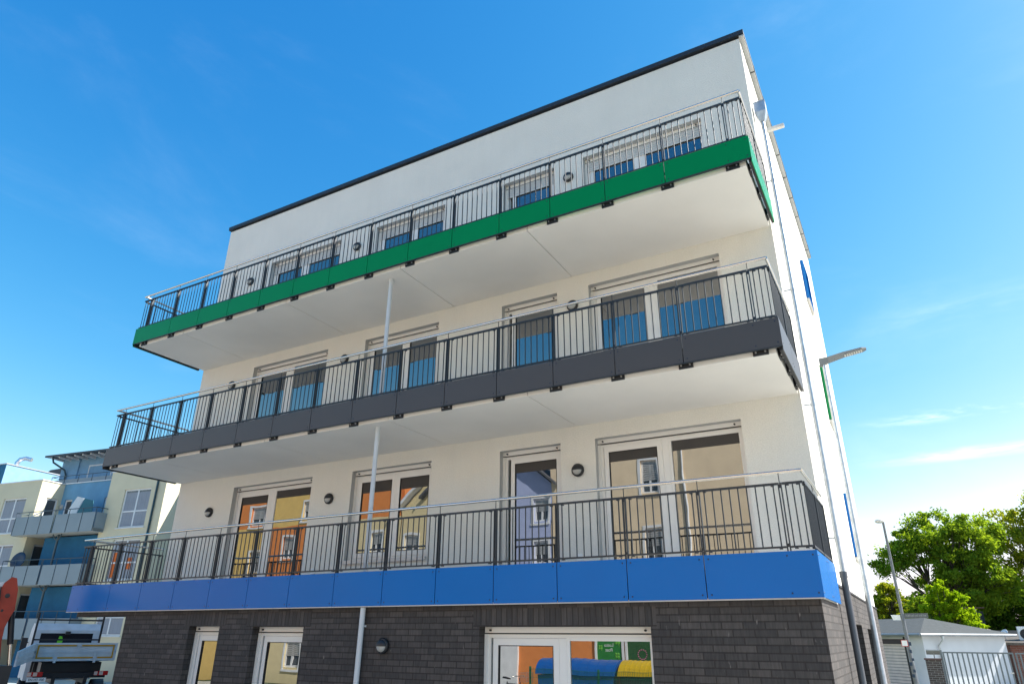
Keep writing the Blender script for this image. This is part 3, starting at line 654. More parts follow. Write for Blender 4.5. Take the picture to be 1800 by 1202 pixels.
# ================================================================= TREES
bark = mat('bark', (0.07,0.055,0.04), 0.95, var=0.25, scale=6, bump=0.6, bscale=14)
leafA = leaf_mat('maple_leaf', (0.11,0.22,0.03), (0.28,0.38,0.035), 0.58)
leafB = leaf_mat('young_leaf', (0.16,0.30,0.015), (0.30,0.42,0.02), 0.6)
leafC = leaf_mat('dark_leaf', (0.06,0.13,0.02), (0.13,0.22,0.03), 0.5)
leafD = leaf_mat('yellow_leaf', (0.16,0.24,0.025), (0.36,0.38,0.035), 0.58)
def tree(name, label, loc, lm, H, trunk_h, blobs, nleaf, ls, seed, group='trees behind the garage', lean=(0,0)):
    """blobs: ellipsoids (cx,cy,cz,rx,ry,rz) in metres that hold the twig ends"""
    rnd = random.Random(seed); t = thing(name, label, 'tree', loc, 0, group)
    tr = MB(); L = MB()
    r0 = H*0.022+0.06
    top = Vector((lean[0], lean[1], trunk_h))
    tr.tube([(0,0,0),(lean[0]*0.3,lean[1]*0.3,trunk_h*0.5),top], [r0*1.3,r0,r0*0.8], 9)
    clumps = []
    tot = sum(b[3]*b[4]*b[5] for b in blobs)
    for (cx,cy,cz,rx,ry,rz) in blobs:
        share = rx*ry*rz/tot; nc = max(8, int(230*share))
        c = Vector((cx,cy,cz)); hub = top.lerp(c, 0.55)+Vector((0,0,-rz*0.15))
        mid = top.lerp(hub, 0.5)+Vector((rnd.uniform(-.2,.2),rnd.uniform(-.2,.2),0))
        tr.tube([top-Vector((0,0,0.3)), mid, hub], [r0*0.62, r0*0.45, r0*0.32], 7)
        for i in range(nc):
            # twig ends mostly in the outer shell of the ellipsoid
            while True:
                d = Vector((rnd.gauss(0,1),rnd.gauss(0,1),rnd.gauss(0,1)))
                if d.length > 0.1: break
            d.normalize(); rr = rnd.random()**0.33*(0.80+0.32*rnd.random())
            p = c+Vector((d.x*rx,d.y*ry,d.z*rz))*rr
            clumps.append((p, share))
            if i % 3 != 0:
                q = hub.lerp(p, 0.5)+Vector((rnd.uniform(-.25,.25),rnd.uniform(-.25,.25),rnd.uniform(-.1,.35)))
                tr.tube([hub, q, p], [r0*0.20, r0*0.12, r0*0.03], 5, caps=False)
    per = nleaf//len(clumps)
    cs = (tot/len(clumps))**(1/3)*0.95
    for (p, sh) in clumps:
        cr = cs*rnd.uniform(0.55, 1.25)
        for k in range(per):
            d = Vector((rnd.gauss(0,0.5),rnd.gauss(0,0.5),rnd.gauss(0,0.34)))*cr
            c = p+d; n = Vector((rnd.gauss(0,1),rnd.gauss(0,1),rnd.gauss(0.5,1))).normalized()
            a = n.orthogonal().normalized(); a.rotate(Matrix.Rotation(rnd.uniform(0,6.28),3,n)); b = n.cross(a)
            s_ = ls*rnd.uniform(0.6,1.3)
            L.add([c-a*s_, c+b*s_*0.55+n*s_*0.15, c+a*s_*1.1, c-b*s_*0.55+n*s_*0.15], [(0,1,2,3)])
    build('trunk', tr, bark, t); build('crown', L, lm, t, fix=False); return t
tree('deciduous_tree', 'broad round maple, the tallest crown over the garage, with dark limbs showing', (17.6,50,-0.1), leafA, 11, 3.4,
   [(0.3,0,9.3,2.6,2.2,1.6),(-2.0,0,8.6,1.7,1.9,1.6),(-3.3,-.4,7.4,1.2,1.5,1.1),(2.4,.4,8.7,2.0,2.0,1.8),(0.6,-.3,7.0,2.4,2.0,1.5),(2.8,0,6.4,1.9,2,1.6),(1.6,0.3,4.9,2.4,2,1.4),(-.9,.8,5.6,1.1,1.5,1.0)], 44000, 0.115, 3)
tree('deciduous_tree', 'tall yellow green tree at the right edge of the photo, with thin slanting limbs', (24.4,53,-0.1), leafD, 12, 3.0,
   [(-1.6,0,9.6,2.2,2,1.7),(0.8,0,10.6,2.6,2,1.9),(-0.6,0,7.4,2.2,2,1.5),(2.2,0,8.2,2.4,2,1.8),(-2.6,0,6.6,1.2,1.6,1.2),(0.3,0,5.0,2.4,2,1.5)], 24000, 0.115, 5)
tree('deciduous_tree', 'dark green shadowy tree low behind the broad maple', (18.8,55.5,-0.1), leafC, 8, 1.6,
   [(0,0,4.6,3.6,2,2.3),(3.6,0,4.3,3.2,2,2.5),(6.5,0,4.5,3.0,2,2.7),(-2.6,0,3.6,2.0,2,1.7)], 34000, 0.15, 8)
tree('young_tree', 'small bright yellow green tree directly behind the garage roof', (16.9,39.5,-0.1), leafB, 5.8, 1.4,
   [(-0.25,0,4.5,0.62,0.6,1.15),(-0.55,0,3.5,0.8,0.8,1.0),(0.45,0,4.0,0.75,0.7,0.8),(0.95,0,3.1,0.75,0.7,0.75),(0.2,0,2.9,1.1,0.8,0.9)], 15000, 0.095, 11)
tree('bush_tree', 'loose light green tree between the lamp poles, left of the small bright tree', (13.6,45,-0.1), leafD, 6, 1.2,
   [(0,0,4.6,1.0,1,1.2),(-0.9,0,3.4,1.1,1,1.2),(0.9,0,3.3,1.0,1,1.2)], 9000, 0.12, 14)
tree('bush_tree', 'mid green bushy tree just behind the slim lamp pole', (15.6,43.5,-0.1), leafA, 5.2, 1.1,
   [(0,0,3.7,0.9,0.9,1.1),(-0.5,0,2.9,0.9,0.9,0.9),(0.8,0,3.0,0.9,0.9,1.1)], 8000, 0.11, 17)

# ================================================================= LEFT: BLUE AND CREAM HOUSING BLOCK
lb = thing('apartment_building', 'cream and blue apartment block with grey panelled balconies and a roof storey, behind the truck', 'building', (-23.5, 11.6, 0), R(8))
cream = mat('cream_render', (0.62,0.56,0.40), 0.9, var=0.06, scale=0.8, bump=0.3, bscale=60)
blueA = mat('blue_render', (0.13,0.30,0.46), 0.9, var=0.12, scale=0.9, bump=0.3, bscale=60)
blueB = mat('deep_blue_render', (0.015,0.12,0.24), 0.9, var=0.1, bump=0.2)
blueC = mat('pale_blue_render', (0.20,0.36,0.52), 0.9, var=0.08, bump=0.2)
grp = mat('grey_balcony_board', (0.22,0.27,0.30), 0.6, var=0.08, scale=0.6)
gpost = mat('balcony_steel', (0.07,0.10,0.12), 0.5, metal=0.4)
wf = mat('window_frame_far', (0.66,0.67,0.68), 0.5)
farglass = glass_mat('far_glass', (0.06,0.07,0.08), 1.7, 0.02)
curtain = mat('net_curtain', (0.27,0.29,0.33), 0.9, var=0.06, scale=2)
PF = lambda v: (lambda a, z, d: (a, v+d, z))
PX = lambda u, s=1: (lambda a, z, d: (u-d*s, a, z))
st = (7.6, 4.85, 2.1)
m = MB()
hl = [(-9.2,-7.15,s,s+2.12) for s in st]+[(-13.6,-11.5,s,s+2.12) for s in st]
wall_holes(m, -16, -6.15, -0.1, 10.68, hl, 0.15, PF(0.7), rmi=0)
hs_ = [(1.25,2.0,s-0.1,s+2.12) for s in st]
wall_holes(m, 0.7, 2.2, -0.1, 10.68, hs_, 0.12, PX(-6.15), rmi=0)
hr_ = [(0.95,2.95,s-0.1,s+2.04) for s in st]
wall_holes(m, -0.34, 4.0, -0.1, 10.68, hr_, 0.15, PF(0.7), rmi=0)
m.add([(4,.7,-.1),(4,2.2,-.1),(4,2.2,10.68),(4,.7,10.68)], [(0,1,2,3)]); m.add([(-.34,.7,-.1),(-.34,2.2,-.1),(-.34,2.2,10.68),(-.34,.7,10.68)], [(0,1,2,3)])
m.add([(-16,.7,10.66),(-6.15,.7,10.66),(-6.15,9,10.66),(-16,9,10.66)], [(0,1,2,3)]); m.add([(-.34,.7,10.66),(4,.7,10.66),(4,9,10.66),(-.34,9,10.66)], [(0,1,2,3)])
build('bay_wall', m, cream, lb, fix=False)
m = MB(); hb_ = [(-5.85,-5.2,s-0.1,s+2.12) for s in st]+[(-2.45,-1.6,s-0.1,s+2.08) for s in st]
wall_holes(m, -6.149, -0.341, -0.1, 10.70, hb_, 0.14, PF(2.2), rmi=0); m.add([(-9.9,2.2,10.69),(-.34,2.2,10.69),(-.34,9,10.69),(-9.9,9,10.69)], [(0,1,2,3)])
build('recessed_wall', m, blueA, lb, fix=False)
m = MB(); wall_holes(m, 4.001, 16, -0.1, 10.68, [(6,8,s,s+2) for s in st], 0.14, PF(2.2), rmi=0); m.add([(4,2.2,10.67),(16,2.2,10.67),(16,9,10.67),(4,9,10.67)], [(0,1,2,3)])
build('recessed_wall', m, blueC, lb, fix=False)
m = MB()
for z0, z1 in ((-0.1, 1.75), (1.95, 4.5), (4.75, 7.25)): m.box(-5.0, -0.345, 1.0, 2.195, z0, z1)
build('storage_wall', m, blueB, lb)
m = MB()
m.box(-16, -6.10, 0.66, 0.75, 10.685, 10.74); m.box(-6.19, -6.10, 0.751, 2.2, 10.685, 10.74); m.box(-0.38, 4.05, 0.66, 0.75, 10.685, 10.74); m.box(3.96, 4.05, 0.751, 2.2, 10.685, 10.74); m.box(-6.09, -0.39, 2.14, 2.26, 10.705, 10.76)
build('parapet_cap', m, wf, lb)
def farwin(u0, u1, z0, z1, v, grid=True, axis='y', s=1, crt=True):
    f = MB(); w = 0.09; um = (u0+u1)/2; zm = z0+(z1-z0)*0.42
    B = (lambda a,b,c,d,e,g: f.box(a,b,v+c,v+d,e,g)) if axis == 'y' else (lambda a,b,c,d,e,g: f.box(v-d,v-c,a,b,e,g))
    B(u0,u1,0.08,0.14,z1-w,z1); B(u0,u1,0.08,0.14,z0,z0+w); B(u0,u0+w,0.08,0.14,z0+w,z1-w); B(u1-w,u1,0.08,0.14,z0+w,z1-w)
    if grid: B(um-0.05,um+0.05,0.075,0.139,z0+w,z1-w); B(u0+w,um-0.051,0.077,0.138,zm-0.04,zm+0.04); B(um+0.051,u1-w,0.077,0.138,zm-0.04,zm+0.04)
    o = build('window', f, wf, lb)
    q = MB()
    if axis == 'y': q.box(u0+w,u1-w,v+0.11,v+0.12,z0+w,z1-w)
    else: q.box(v-0.12,v-0.11,u0+w,u1-w,z0+w,z1-w)
    build('pane', q, farglass, o)
    if axis == 'y' and crt: 
        q = MB(); n = 12
        for i in range(n):
            a = u0+w+(u1-u0-2*w)*i/n; q.box(a, a+(u1-u0-2*w)/n-0.004, v+0.105-0.002*(i % 2), v+0.109, z0+w+0.02, z1-w-0.1)
        if grid: build('curtain', q, curtain, o)
        build('sill', MB().box(u0-0.06,u1+0.06,v-0.06,v+0.07,z0-0.05,z0-0.005), wf, o)
    return o
for s in st:
    farwin(-9.2,-7.15,s,s+2.12,0.7); farwin(-13.6,-11.5,s,s+2.12,0.7); farwin(0.95,2.95,s-0.1,s+2.04,0.7)
    farwin(-5.85,-5.2,s-0.1,s+2.12,2.2,False,crt=False); farwin(-2.45,-1.6,s-0.1,s+2.08,2.2,False,crt=False)
    farwin(1.25,2.0,s-0.1,s+2.12,-6.15,False,'x'); farwin(6,8,s,s+2,2.2)
build('curtain', MB().box(1.1,1.35,0.79,0.80,4.9,6.2).box(2.15,2.5,0.79,0.80,5.3,5.9), mat('orange_curtain', (0.6,0.13,0.02), 0.8), lb)
# balconies with grey boards
for zi, (zb, zr) in enumerate(((7.33, 8.60), (4.57, 5.90), (1.82, 3.20))):
    s_ = build('balcony', MB().box(-6.5, 0, 0.02, 0.69, zb, zb+0.16).box(-6.14, -0.35, 0.69, 2.19, zb, zb+0.16), mat('balcony_soffit', (0.5,0.49,0.45), 0.9) if zi == 0 else bpy.data.materials['balcony_soffit'], lb)
    us = [-6.5,-5.42,-4.34,-3.28,-3.18,-2.1,-1.05,0.0]
    for i in range(7):
        if i == 3: continue
        build('balcony_board', MB().box(us[i]+0.015, us[i+1]-0.015, -0.02, 0.0, zb-0.02, zb+1.02), grp, s_)
    build('balcony_board', MB().box(-0.02, 0.0, 0.03, 0.68, zb-0.02, zb+1.02), grp, s_)
    build('balcony_board', MB().box(-6.52, -6.50, 0.03, 0.68, zb-0.02, zb+1.02), grp, s_)
    r_ = MB().tube([(-6.5,0.66,zr),(-6.5,-0.03,zr)],0.025,6).tube([(-6.5,-0.03,zr),(0,-0.03,zr)],0.025,6).tube([(0,-0.03,zr),(0,0.66,zr)],0.025,6)
    for u_ in us: r_.tube([(u_,-0.03,zb),(u_,-0.03,zr)],0.018,6)
    r_.tube([(-0.02,0.35,zb+1),(-0.02,0.35,zr)],0.018,6)
    build('railing', r_, gpost, s_)
sp = MB()
for z0, z1 in ((-0.1,1.8),(2.0,4.55),(4.75,7.3)):
    sp.tube([(-3.23,0.5,z0),(-3.23,0.5,z1)],0.06,8)
    for dx in (-0.35,0.35): sp.tube([(-3.23,0.5,z1-0.35),(-3.23+dx*0.6,0.45,z1-0.18),(-3.23+dx,0.4,z1)],0.035,6)
build('balcony_post', sp, gpost, lb)
for zz in (9.3,6.55,3.8):
    build('wall_lamp', MB().lathe((-5.98,2.2,zz),[(0.15,0),(0.15,0.05),(0.11,0.10),(0.001,0.12)],14,(0,-1,0)), K['opal'], lb)
m = MB().tube([(3.42,0.63,10.6),(3.42,0.63,-0.1)],0.055,8); m.tube([(3.42,0.63,10.62),(3.42,0.75,10.75)],0.055,8); build('downpipe', m, mat('dark_teal_pipe',(0.03,0.07,0.09),0.5,metal=0.3), lb)
# roof storey
ph = build('roof_storey', MB().box(-9.2,-7.66,3.8,9,10.7,12.95).box(-7.66,1.5,3.9,9,10.7,12.95), blueC, lb)
farwin(-6.75,-4.55,11.0,12.35,3.80,False,crt=False)
m = MB(); tl = math.tan(R(3))
m.add([(-9.7,2.8,12.86),(2.2,2.8,12.86),(2.2,9.5,13.3),(-9.7,9.5,13.3),(-9.7,2.8,12.98),(2.2,2.8,12.98),(2.2,9.5,13.42),(-9.7,9.5,13.42)],[(0,3,2,1),(4,5,6,7),(0,1,5,4),(1,2,6,5),(2,3,7,6),(3,0,4,7)])
rf = build('roof', m, K['coping'], lb)
m = MB()
for i in range(16): m.add([(-9.3+i*0.72+dx,v_,z_) for dx in (0,0.10) for v_,z_ in ((2.95,12.78),(2.95,12.865),(3.9,12.925),(3.9,12.74))],[(0,1,2,3),(7,6,5,4),(0,4,5,1),(1,5,6,2),(2,6,7,3),(3,7,4,0)])
build('rafter', m, wf, rf)['kind'] = 'stuff'
m = MB().tube([(-9.0,2.85,12.85),(-8.95,2.95,12.5),(-8.6,3.6,12.1),(-8.55,3.72,11.8),(-8.55,3.72,10.75)],0.06,8); build('downpipe', m, bpy.data.materials['dark_teal_pipe'], rf)
r_ = MB().tube([(-7.7,2.3,11.28),(-0.5,2.3,11.28)],0.022,6).tube([(-7.7,2.3,11.28),(-7.7,3.7,11.28)],0.022,6)
for i in range(7): r_.tube([(-7.7+i*1.2,2.3,10.75),(-7.7+i*1.2,2.3,11.28)],0.018,6)
rl = build('roof_railing', r_, gpost, lb)
for i in range(6): build('balcony_board', MB().box(-7.67+i*1.2,-6.55+i*1.2,2.30,2.32,10.74,11.05), grp, rl)
m = MB().add([(-17.6,8,12.4),(-15.2,8,12.9),(-15.2,8,13.7),(-16.4,8,13.65),(-17.6,8,13.1),(-17.6,12,12.4),(-15.2,12,12.9),(-15.2,12,13.7),(-16.4,12,13.65),(-17.6,12,13.1)],[(0,1,2,3,4),(9,8,7,6,5),(0,5,6,1),(1,6,7,2),(2,7,8,3),(3,8,9,4),(4,9,5,0)])
build('gable_roof', m, K['coping'], lb)
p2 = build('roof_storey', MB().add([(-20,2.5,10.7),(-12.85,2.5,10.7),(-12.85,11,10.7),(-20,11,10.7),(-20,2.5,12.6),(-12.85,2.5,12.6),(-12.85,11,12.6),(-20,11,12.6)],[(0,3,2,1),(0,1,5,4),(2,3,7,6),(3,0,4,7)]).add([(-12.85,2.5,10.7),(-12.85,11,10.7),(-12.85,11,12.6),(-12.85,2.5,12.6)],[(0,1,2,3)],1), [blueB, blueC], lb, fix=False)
build('roof_edge', MB().box(-20,-12.80,2.45,11,12.61,12.68), K['zinc'], p2)
build('vent_pipe', MB().tube([(-13.6,3.6,12.6),(-13.6,3.6,13.0),(-13.5,3.7,13.25),(-13.25,3.9,13.35),(-12.9,4.1,13.25)],0.14,12), mat('vent_steel',(0.75,0.76,0.78),0.25,metal=0.9), p2)
build('body', MB().box(-20,14,9.001,16,-0.1,10.6), cream, lb)

def in_lb(o): o.parent = None; return o
LBM = Matrix.Translation((-23.5,11.6,0)) @ Matrix.Rotation(R(8),4,'Z')
def lbthing(name, label, cat, loc): 
    p = LBM @ Vector(loc); return thing(name, label, cat, tuple(p), R(8))
t = lbthing('privacy_screen', 'white and teal folding screen standing on the top balcony of the blue block', 'screen', (-3.2,1.2,7.49))
build('panel', MB().prism([(-0.75,0),(-0.75,1.4),(-0.26,2.12),(0.35,1.99),(0,1.2),(0,0)],0,0.03), mat('screen_white',(0.7,0.72,0.72),0.7), t)
build('panel', MB().prism([(0.02,0),(0.02,1.2),(0.36,1.98),(1.12,1.81),(1.2,1.2),(1.2,0)],0.035,0.06), mat('screen_teal',(0.03,0.16,0.20),0.7), t)
t = lbthing('satellite_dish', 'dark blue satellite dish on the middle balcony of the blue block', 'satellite dish', (-5.75,0.35,4.73))
build('dish', MB().lathe((0,0,1.2),[(0.001,0),(0.25,0.02),(0.48,0.09),(0.485,0.08),(0.25,0.005)],22,(0.15,-1,0.2)), mat('dish_navy',(0.02,0.04,0.08),0.5), t)
build('mast', MB().tube([(0,0.05,0),(0,0.03,1.2)],0.025,8), K['zinc'], t)
t = lbthing('folding_chair', 'white folded garden chair leaning behind the top balcony boards of the blue block', 'chair', (-5.2,0.35,7.49))
build('frame', MB().bar((-0.5,0,0.95),(0.4,0,1.2),0.04,0.05).bar((-0.4,0,0),(-0.45,0,1.0),0.04,0.04).bar((0.3,0,0),(0.35,0,1.15),0.04,0.04), wsign, t)
build('seat', MB().box(-0.4,0.3,0.03,0.06,0.5,0.9), wsign, t)

# ================================================================= TRUCK
tr = thing('flatbed_truck', 'white dropside flatbed truck with yellow striped tailgate parked before the blue block', 'truck', (-7.28, 2.76, -0.10), R(59.5))
wp = mat('truck_white_paint', (0.56,0.59,0.62), 0.45, var=0.12, coat=0.1); blk = mat('truck_black', (0.012,0.012,0.014), 0.5, var=0.2)
ye = mat('reflective_tape', (0.55,0.28,0.01), 0.4)
SH = Matrix(((1,-0.11,0,0),(0.0,1,0,0),(0,0,1,0),(0,0,0,1)))          # the truck's axis points a little left of straight away
def tb(name, mb, m_, parent=tr, **k): return build(name, mb.xf(RT), m_, parent, **k)
RT = Matrix.Rotation(R(6.3), 4, 'Z')
b_ = MB().box(-1.09,1.09,0.05,3.3,1.42,1.47); bd = tb('load_bed', b_, wp)
q = MB().box(-1.10,1.10,0.0,0.03,1.44,1.93); 
for z_ in (1.44,1.66,1.88): q.box(-1.10,1.10,-0.018,-0.001,z_,z_+0.05)
for x_ in (-1.10,1.04): q.box(x_,x_+0.06,-0.018,-0.001,1.491,1.879)
for x_ in (-0.55,0.50): q.box(x_,x_+0.07,-0.035,-0.019,1.38,1.72)
q.box(0.02,0.08,-0.035,-0.019,1.70,1.93)
tg = tb('tailgate', q, wp, bd)
q = MB()
for a,b2,c,d in ((-0.98,-0.02,1.835,1.875),(0.12,0.98,1.835,1.875),(-0.98,-0.58,1.50,1.54),(-0.46,0.48,1.50,1.54),(0.60,0.98,1.50,1.54),(-1.02,-0.98,1.50,1.875),(0.98,1.02,1.50,1.875)): q.box(a,b2,-0.0225,-0.0185,c,d)
tb('warning_stripe', q, ye, bd)
q = MB().box(1.07,1.10,0.031,3.3,1.44,1.90); tb('side_board', q, wp, bd)
q = MB(); 
q.add([(-1.10,-0.02,1.45),(-1.29,-3.8,1.41),(-1.29,-3.8,1.76),(-1.10,-0.02,1.93),(-1.06,-0.02,1.45),(-1.25,-3.8,1.41),(-1.25,-3.8,1.76),(-1.06,-0.02,1.93)],[(0,1,2,3),(7,6,5,4),(0,4,5,1),(1,5,6,2),(2,6,7,3),(3,7,4,0)])
for f_ in (0.30,0.62): q.bar((-1.045,-0.05,1.45+f_*0.48),(-1.235,-3.78,1.41+f_*0.35),0.02,0.04)
build('side_board', q, wp, bd, label='white side board swung open towards the street')
q = MB()
for x_ in (-0.98,0.98): q.bar((x_,3.25,1.4),(x_,3.25,2.85),0.06,0.06)
for z_ in (2.0,2.62): q.bar((-1.0,3.25,z_),(1.0,3.25,z_),0.05,0.05)
tb('headboard_rack', q, blk)
q = MB(); sec = [(3.5,0.75),(3.5,2.30),(3.62,2.50),(4.6,2.52),(5.1,2.35),(5.75,1.55),(5.95,1.45),(6.0,0.75)]
q.prism(sec, -0.98, 0.98, 'x'); cb = tb('cab', q, wp)
q = MB().box(-0.78,0.78,3.485,3.499,1.78,2.20); tb('rear_window', q, glass_mat('cab_glass',(0.02,0.02,0.025),1.5,0), cb)
q = MB().box(-0.07,0.07,3.30,3.48,2.16,2.26).box(-0.9,0.9,3.40,3.484,1.55,1.72); tb('work_light', q, blk, cb)
tb('safety_vest', MB().prism([(-0.25,1.80),(-0.12,1.80),(-0.10,1.98),(-0.14,2.10),(-0.22,2.12),(-0.26,1.95)],3.470,3.482), mat('hi_vis',(0.15,0.6,0.02),0.6), cb)
for x_ in (-1.12,1.12): tb('wing_mirror', MB().box(x_-0.09,x_+0.09,4.95,5.03,1.65,2.05).bar((x_*0.88,4.99,1.9),(x_,4.99,1.9),0.03,0.03), blk, cb)
q = MB()
for x_ in (-0.42,0.42): q.box(x_-0.05,x_+0.05,0.1,5.6,0.80,1.0)
for y_ in (0.15,1.6,2.6): q.box(-0.9,0.9,y_,y_+0.1,1.0,1.419) if y_ > 1 else q.box(-0.95,0.95,y_,y_+0.08,0.95,1.10)
q.box(-0.8,0.8,0.3,3.2,1.1,1.38); q.box(-1.0,1.0,-0.02,0.06,0.66,0.78)
tb('chassis', q, blk)
def wheel(x_, y_):
    w_ = MB(); s_ = 1 if x_ > 0 else -1
    w_.lathe((x_,y_,0.40),[(0.24,-0.13),(0.38,-0.13),(0.405,-0.09),(0.405,0.09),(0.38,0.13),(0.24,0.13)],22,(s_,0,0)); o = tb('wheel', w_, blk)
    tb('rim', MB().lathe((x_,y_,0.40),[(0.24,0.10),(0.2,0.06),(0.08,0.05),(0.08,0.11),(0.001,0.11)],18,(s_,0,0)), K['zinc'], o)
for x_ in (-0.88,0.88):
    wheel(x_,1.1); wheel(x_,4.75)
    tb('mudguard', MB().lathe((x_,1.1,0.40),[(0.46,-0.17),(0.46,0.17),(0.48,0.17),(0.48,-0.17)],14,(1,0,0)), blk)
red = mat('tail_light_red',(0.45,0.012,0.01),0.25); 
for x_ in (-0.92,0.80):
    o = tb('tail_light', MB().box(x_-0.19,x_+0.19,-0.04,0.05,1.02,1.14), red); tb('lens', MB().box(x_-0.05,x_+0.05,-0.045,-0.0405,1.03,1.13).box(x_-0.19,x_-0.1,-0.045,-0.0405,1.03,1.13), mat('lens_clear',(0.6,0.45,0.38),0.3), o)
o = tb('number_plate', MB().box(-1.10,-0.62,-0.035,-0.021,0.88,0.99), wsign)
flat_text('EN HT 700', 0.085, RT @ Matrix.Translation((-0.86,-0.038,0.935)) @ FRONT, dk, o)

# crane
cr = thing('loader_crane', 'orange red hydraulic loader crane arm rising at the left edge of the photo', 'crane', (-0.53, -2.60, -0.10), R(63.3))
rd = mat('crane_red', (0.36,0.045,0.022), 0.5, var=0.15, scale=5, spec=0.3)
q = MB(); out = [(-0.46,2.4),(-0.44,2.86),(-0.36,3.12),(-0.26,3.24),(-0.17,3.22),(-0.10,3.0),(-0.06,2.62),(-0.10,2.50),(-0.15,2.30),(-0.14,2.05),(-0.06,1.60),(-0.55,1.60)]
for y0,y1 in ((-0.13,-0.10),(0.10,0.13)): q.prism(out,y0,y1)
q.box(-0.34,-0.30,-0.099,0.099,1.62,2.9); q.box(-0.22,-0.16,-0.099,0.099,3.0,3.2)
bm_ = build('boom', q, rd, cr)
build('lightening_hole', MB().lathe((-0.25,-0.131,2.88),[(0.001,0.003),(0.035,0.003),(0.045,0.0)],14,(0,-1,0)).lathe((-0.27,-0.131,2.60),[(0.001,0.003),(0.02,0.003),(0.025,0.0)],12,(0,-1,0)), blk, bm_)
q = MB().tube([(-0.10,-0.02,2.58),(0.02,-0.02,1.98)],0.055,12); cy = build('cylinder', q, blk, cr); build('rod', MB().tube([(0.02,-0.02,1.98),(0.09,-0.02,1.60)],0.028,10), K['steel'], cy)
build('boom_extension', MB().bar((-0.34,0,3.08),(-1.9,0.0,2.75),0.16,0.14), wp, cr)
build('hose', MB().tube([(-0.40,-0.15,3.05),(-0.36,-0.17,2.8),(-0.38,-0.17,2.5),(-0.30,-0.17,2.3),(-0.20,-0.16,2.0),(-0.16,-0.16,1.7)],0.014,6), blk, cr)
q = MB().box(-0.35,0.15,-0.2,0.2,1.2,1.6); q.tube([(-0.1,0,0.6),(-0.1,0,1.3)],0.18,14); q.box(-0.9,1.6,-0.4,0.4,0.55,0.75); build('column', q, blk, cr)
for x_ in (-0.8,1.4): build('outrigger', MB().box(x_-0.07,x_+0.07,-0.07,0.07,0.05,0.95).box(x_-0.2,x_+0.2,-0.2,0.2,0,0.05), rd, cr)
for x_ in (0.1,): build('wheel', MB().lathe((0.35,0.55,0.5),[(0.3,-0.15),(0.48,-0.15),(0.5,0),(0.48,0.15),(0.3,0.15),(0.001,0.1)],22,(0,-1,0)).lathe((-0.8,0.55,0.5),[(0.3,-0.15),(0.48,-0.15),(0.5,0),(0.48,0.15),(0.3,0.15),(0.001,0.1)],22,(0,-1,0)), blk, cr)

fe = thing('mesh_fence', 'grey wire mesh site fence panel standing between the truck and the brick corner', 'fence', (-4.7, 6.0, -0.10), R(60))
q = MB(); 
for a_,b_2 in (((0,0,0.1),(0,0,1.35)),((2.6,0,0.1),(2.6,0,1.35)),((0,0,0.1),(2.6,0,0.1)),((0,0,1.35),(2.6,0,1.35))): q.tube([a_,b_2],0.02,6)
build('frame', q, K['zinc'], fe); q = MB()
for i in range(1,26): q.box(i*0.1-0.003,i*0.1+0.003,-0.003,0.003,0.1,1.35)
for i in range(1,7): q.box(0,2.6,0.004,0.009,i*0.19,i*0.19+0.005)
build('mesh', q, K['zinc'], fe)
build('foot', MB().box(-0.1,0.15,-0.35,0.35,0,0.12).box(2.45,2.7,-0.35,0.35,0,0.12), mat('concrete_foot',(0.3,0.3,0.29),0.9), fe)

# ================================================================= OPPOSITE SIDE OF THE STREET (seen mirrored in the panes)
OY = -20.0
tan_ = mat('tan_render', (0.78,0.62,0.42), 0.9, var=0.06, scale=1.5, bump=0.3); lav = mat('lavender_render', (0.42,0.47,0.68), 0.9, var=0.05, bump=0.2)
ora = mat('orange_render', (0.72,0.24,0.06), 0.9, var=0.06, bump=0.2); yel = mat('yellow_render', (0.74,0.50,0.16), 0.9, var=0.06, bump=0.2)
crm = mat('cream_house_render', (0.70,0.58,0.33), 0.9, var=0.05, bump=0.2); tile = mat('grey_roof_tiles', (0.10,0.10,0.11), 0.8, var=0.2, scale=8, bump=0.4, bscale=15)
wht = mat('white_trim', (0.75,0.75,0.75), 0.6)
def PO(y): return lambda a, z, d: (a, y-d, z)
def ohouse(label, x0, x1, H, mats_, holes_, flat=True, split=None, depth=9.0, oy=OY):
    t = thing('house', label, 'house', (0,0,0)); 
    if split is None: split = [(x0,x1,-0.1,H,0)]
    for (a,b,c,d,mi) in split:
        m = MB(); hh = [h for h in holes_ if a <= h[0] and h[1] <= b and c <= h[2] and h[3] <= d]
        wall_holes(m, a, b, c, d, hh, 0.18, PO(oy), rmi=0); build('wall', m, mats_[mi], t, fix=False)
    m = MB().box(x0, x1, oy-depth, oy-0.3, -0.1, H-0.02); build('body', m, mats_[0], t)
    for (a,b,c,d) in holes_:
        f = MB(); w = 0.09
        for (p,q_,r_,s_) in ((a,b,d-w,d),(a,b,c,c+w),(a,a+w,c+w,d-w),(b-w,b,c+w,d-w),((a+b)/2-0.04,(a+b)/2+0.04,c+w,d-w)): f.box(p,q_,oy-0.16,oy-0.08,r_,s_)
        f.box(a-0.12,b+0.12,oy+0.005,oy+0.03,d,d+0.12); f.box(a-0.12,a,oy+0.005,oy+0.03,c-0.1,d); f.box(b,b+0.12,oy+0.005,oy+0.03,c-0.1,d); f.box(a-0.14,b+0.14,oy+0.005,oy+0.06,c-0.2,c-0.1)
        o = build('window', f, wht, t); build('pane', MB().box(a+w,b-w,oy-0.13,oy-0.12,c+w,d-w), farglass, o)
        q = MB(); n = max(3, int((d-c)*0.55/0.09))
        for i in range(n): q.box(a+w,b-w,oy-0.11,oy-0.075,d-w-0.09*(i+1),d-w-0.09*i-0.015)
        build('shutter', q, K['alu'], o)
    return t
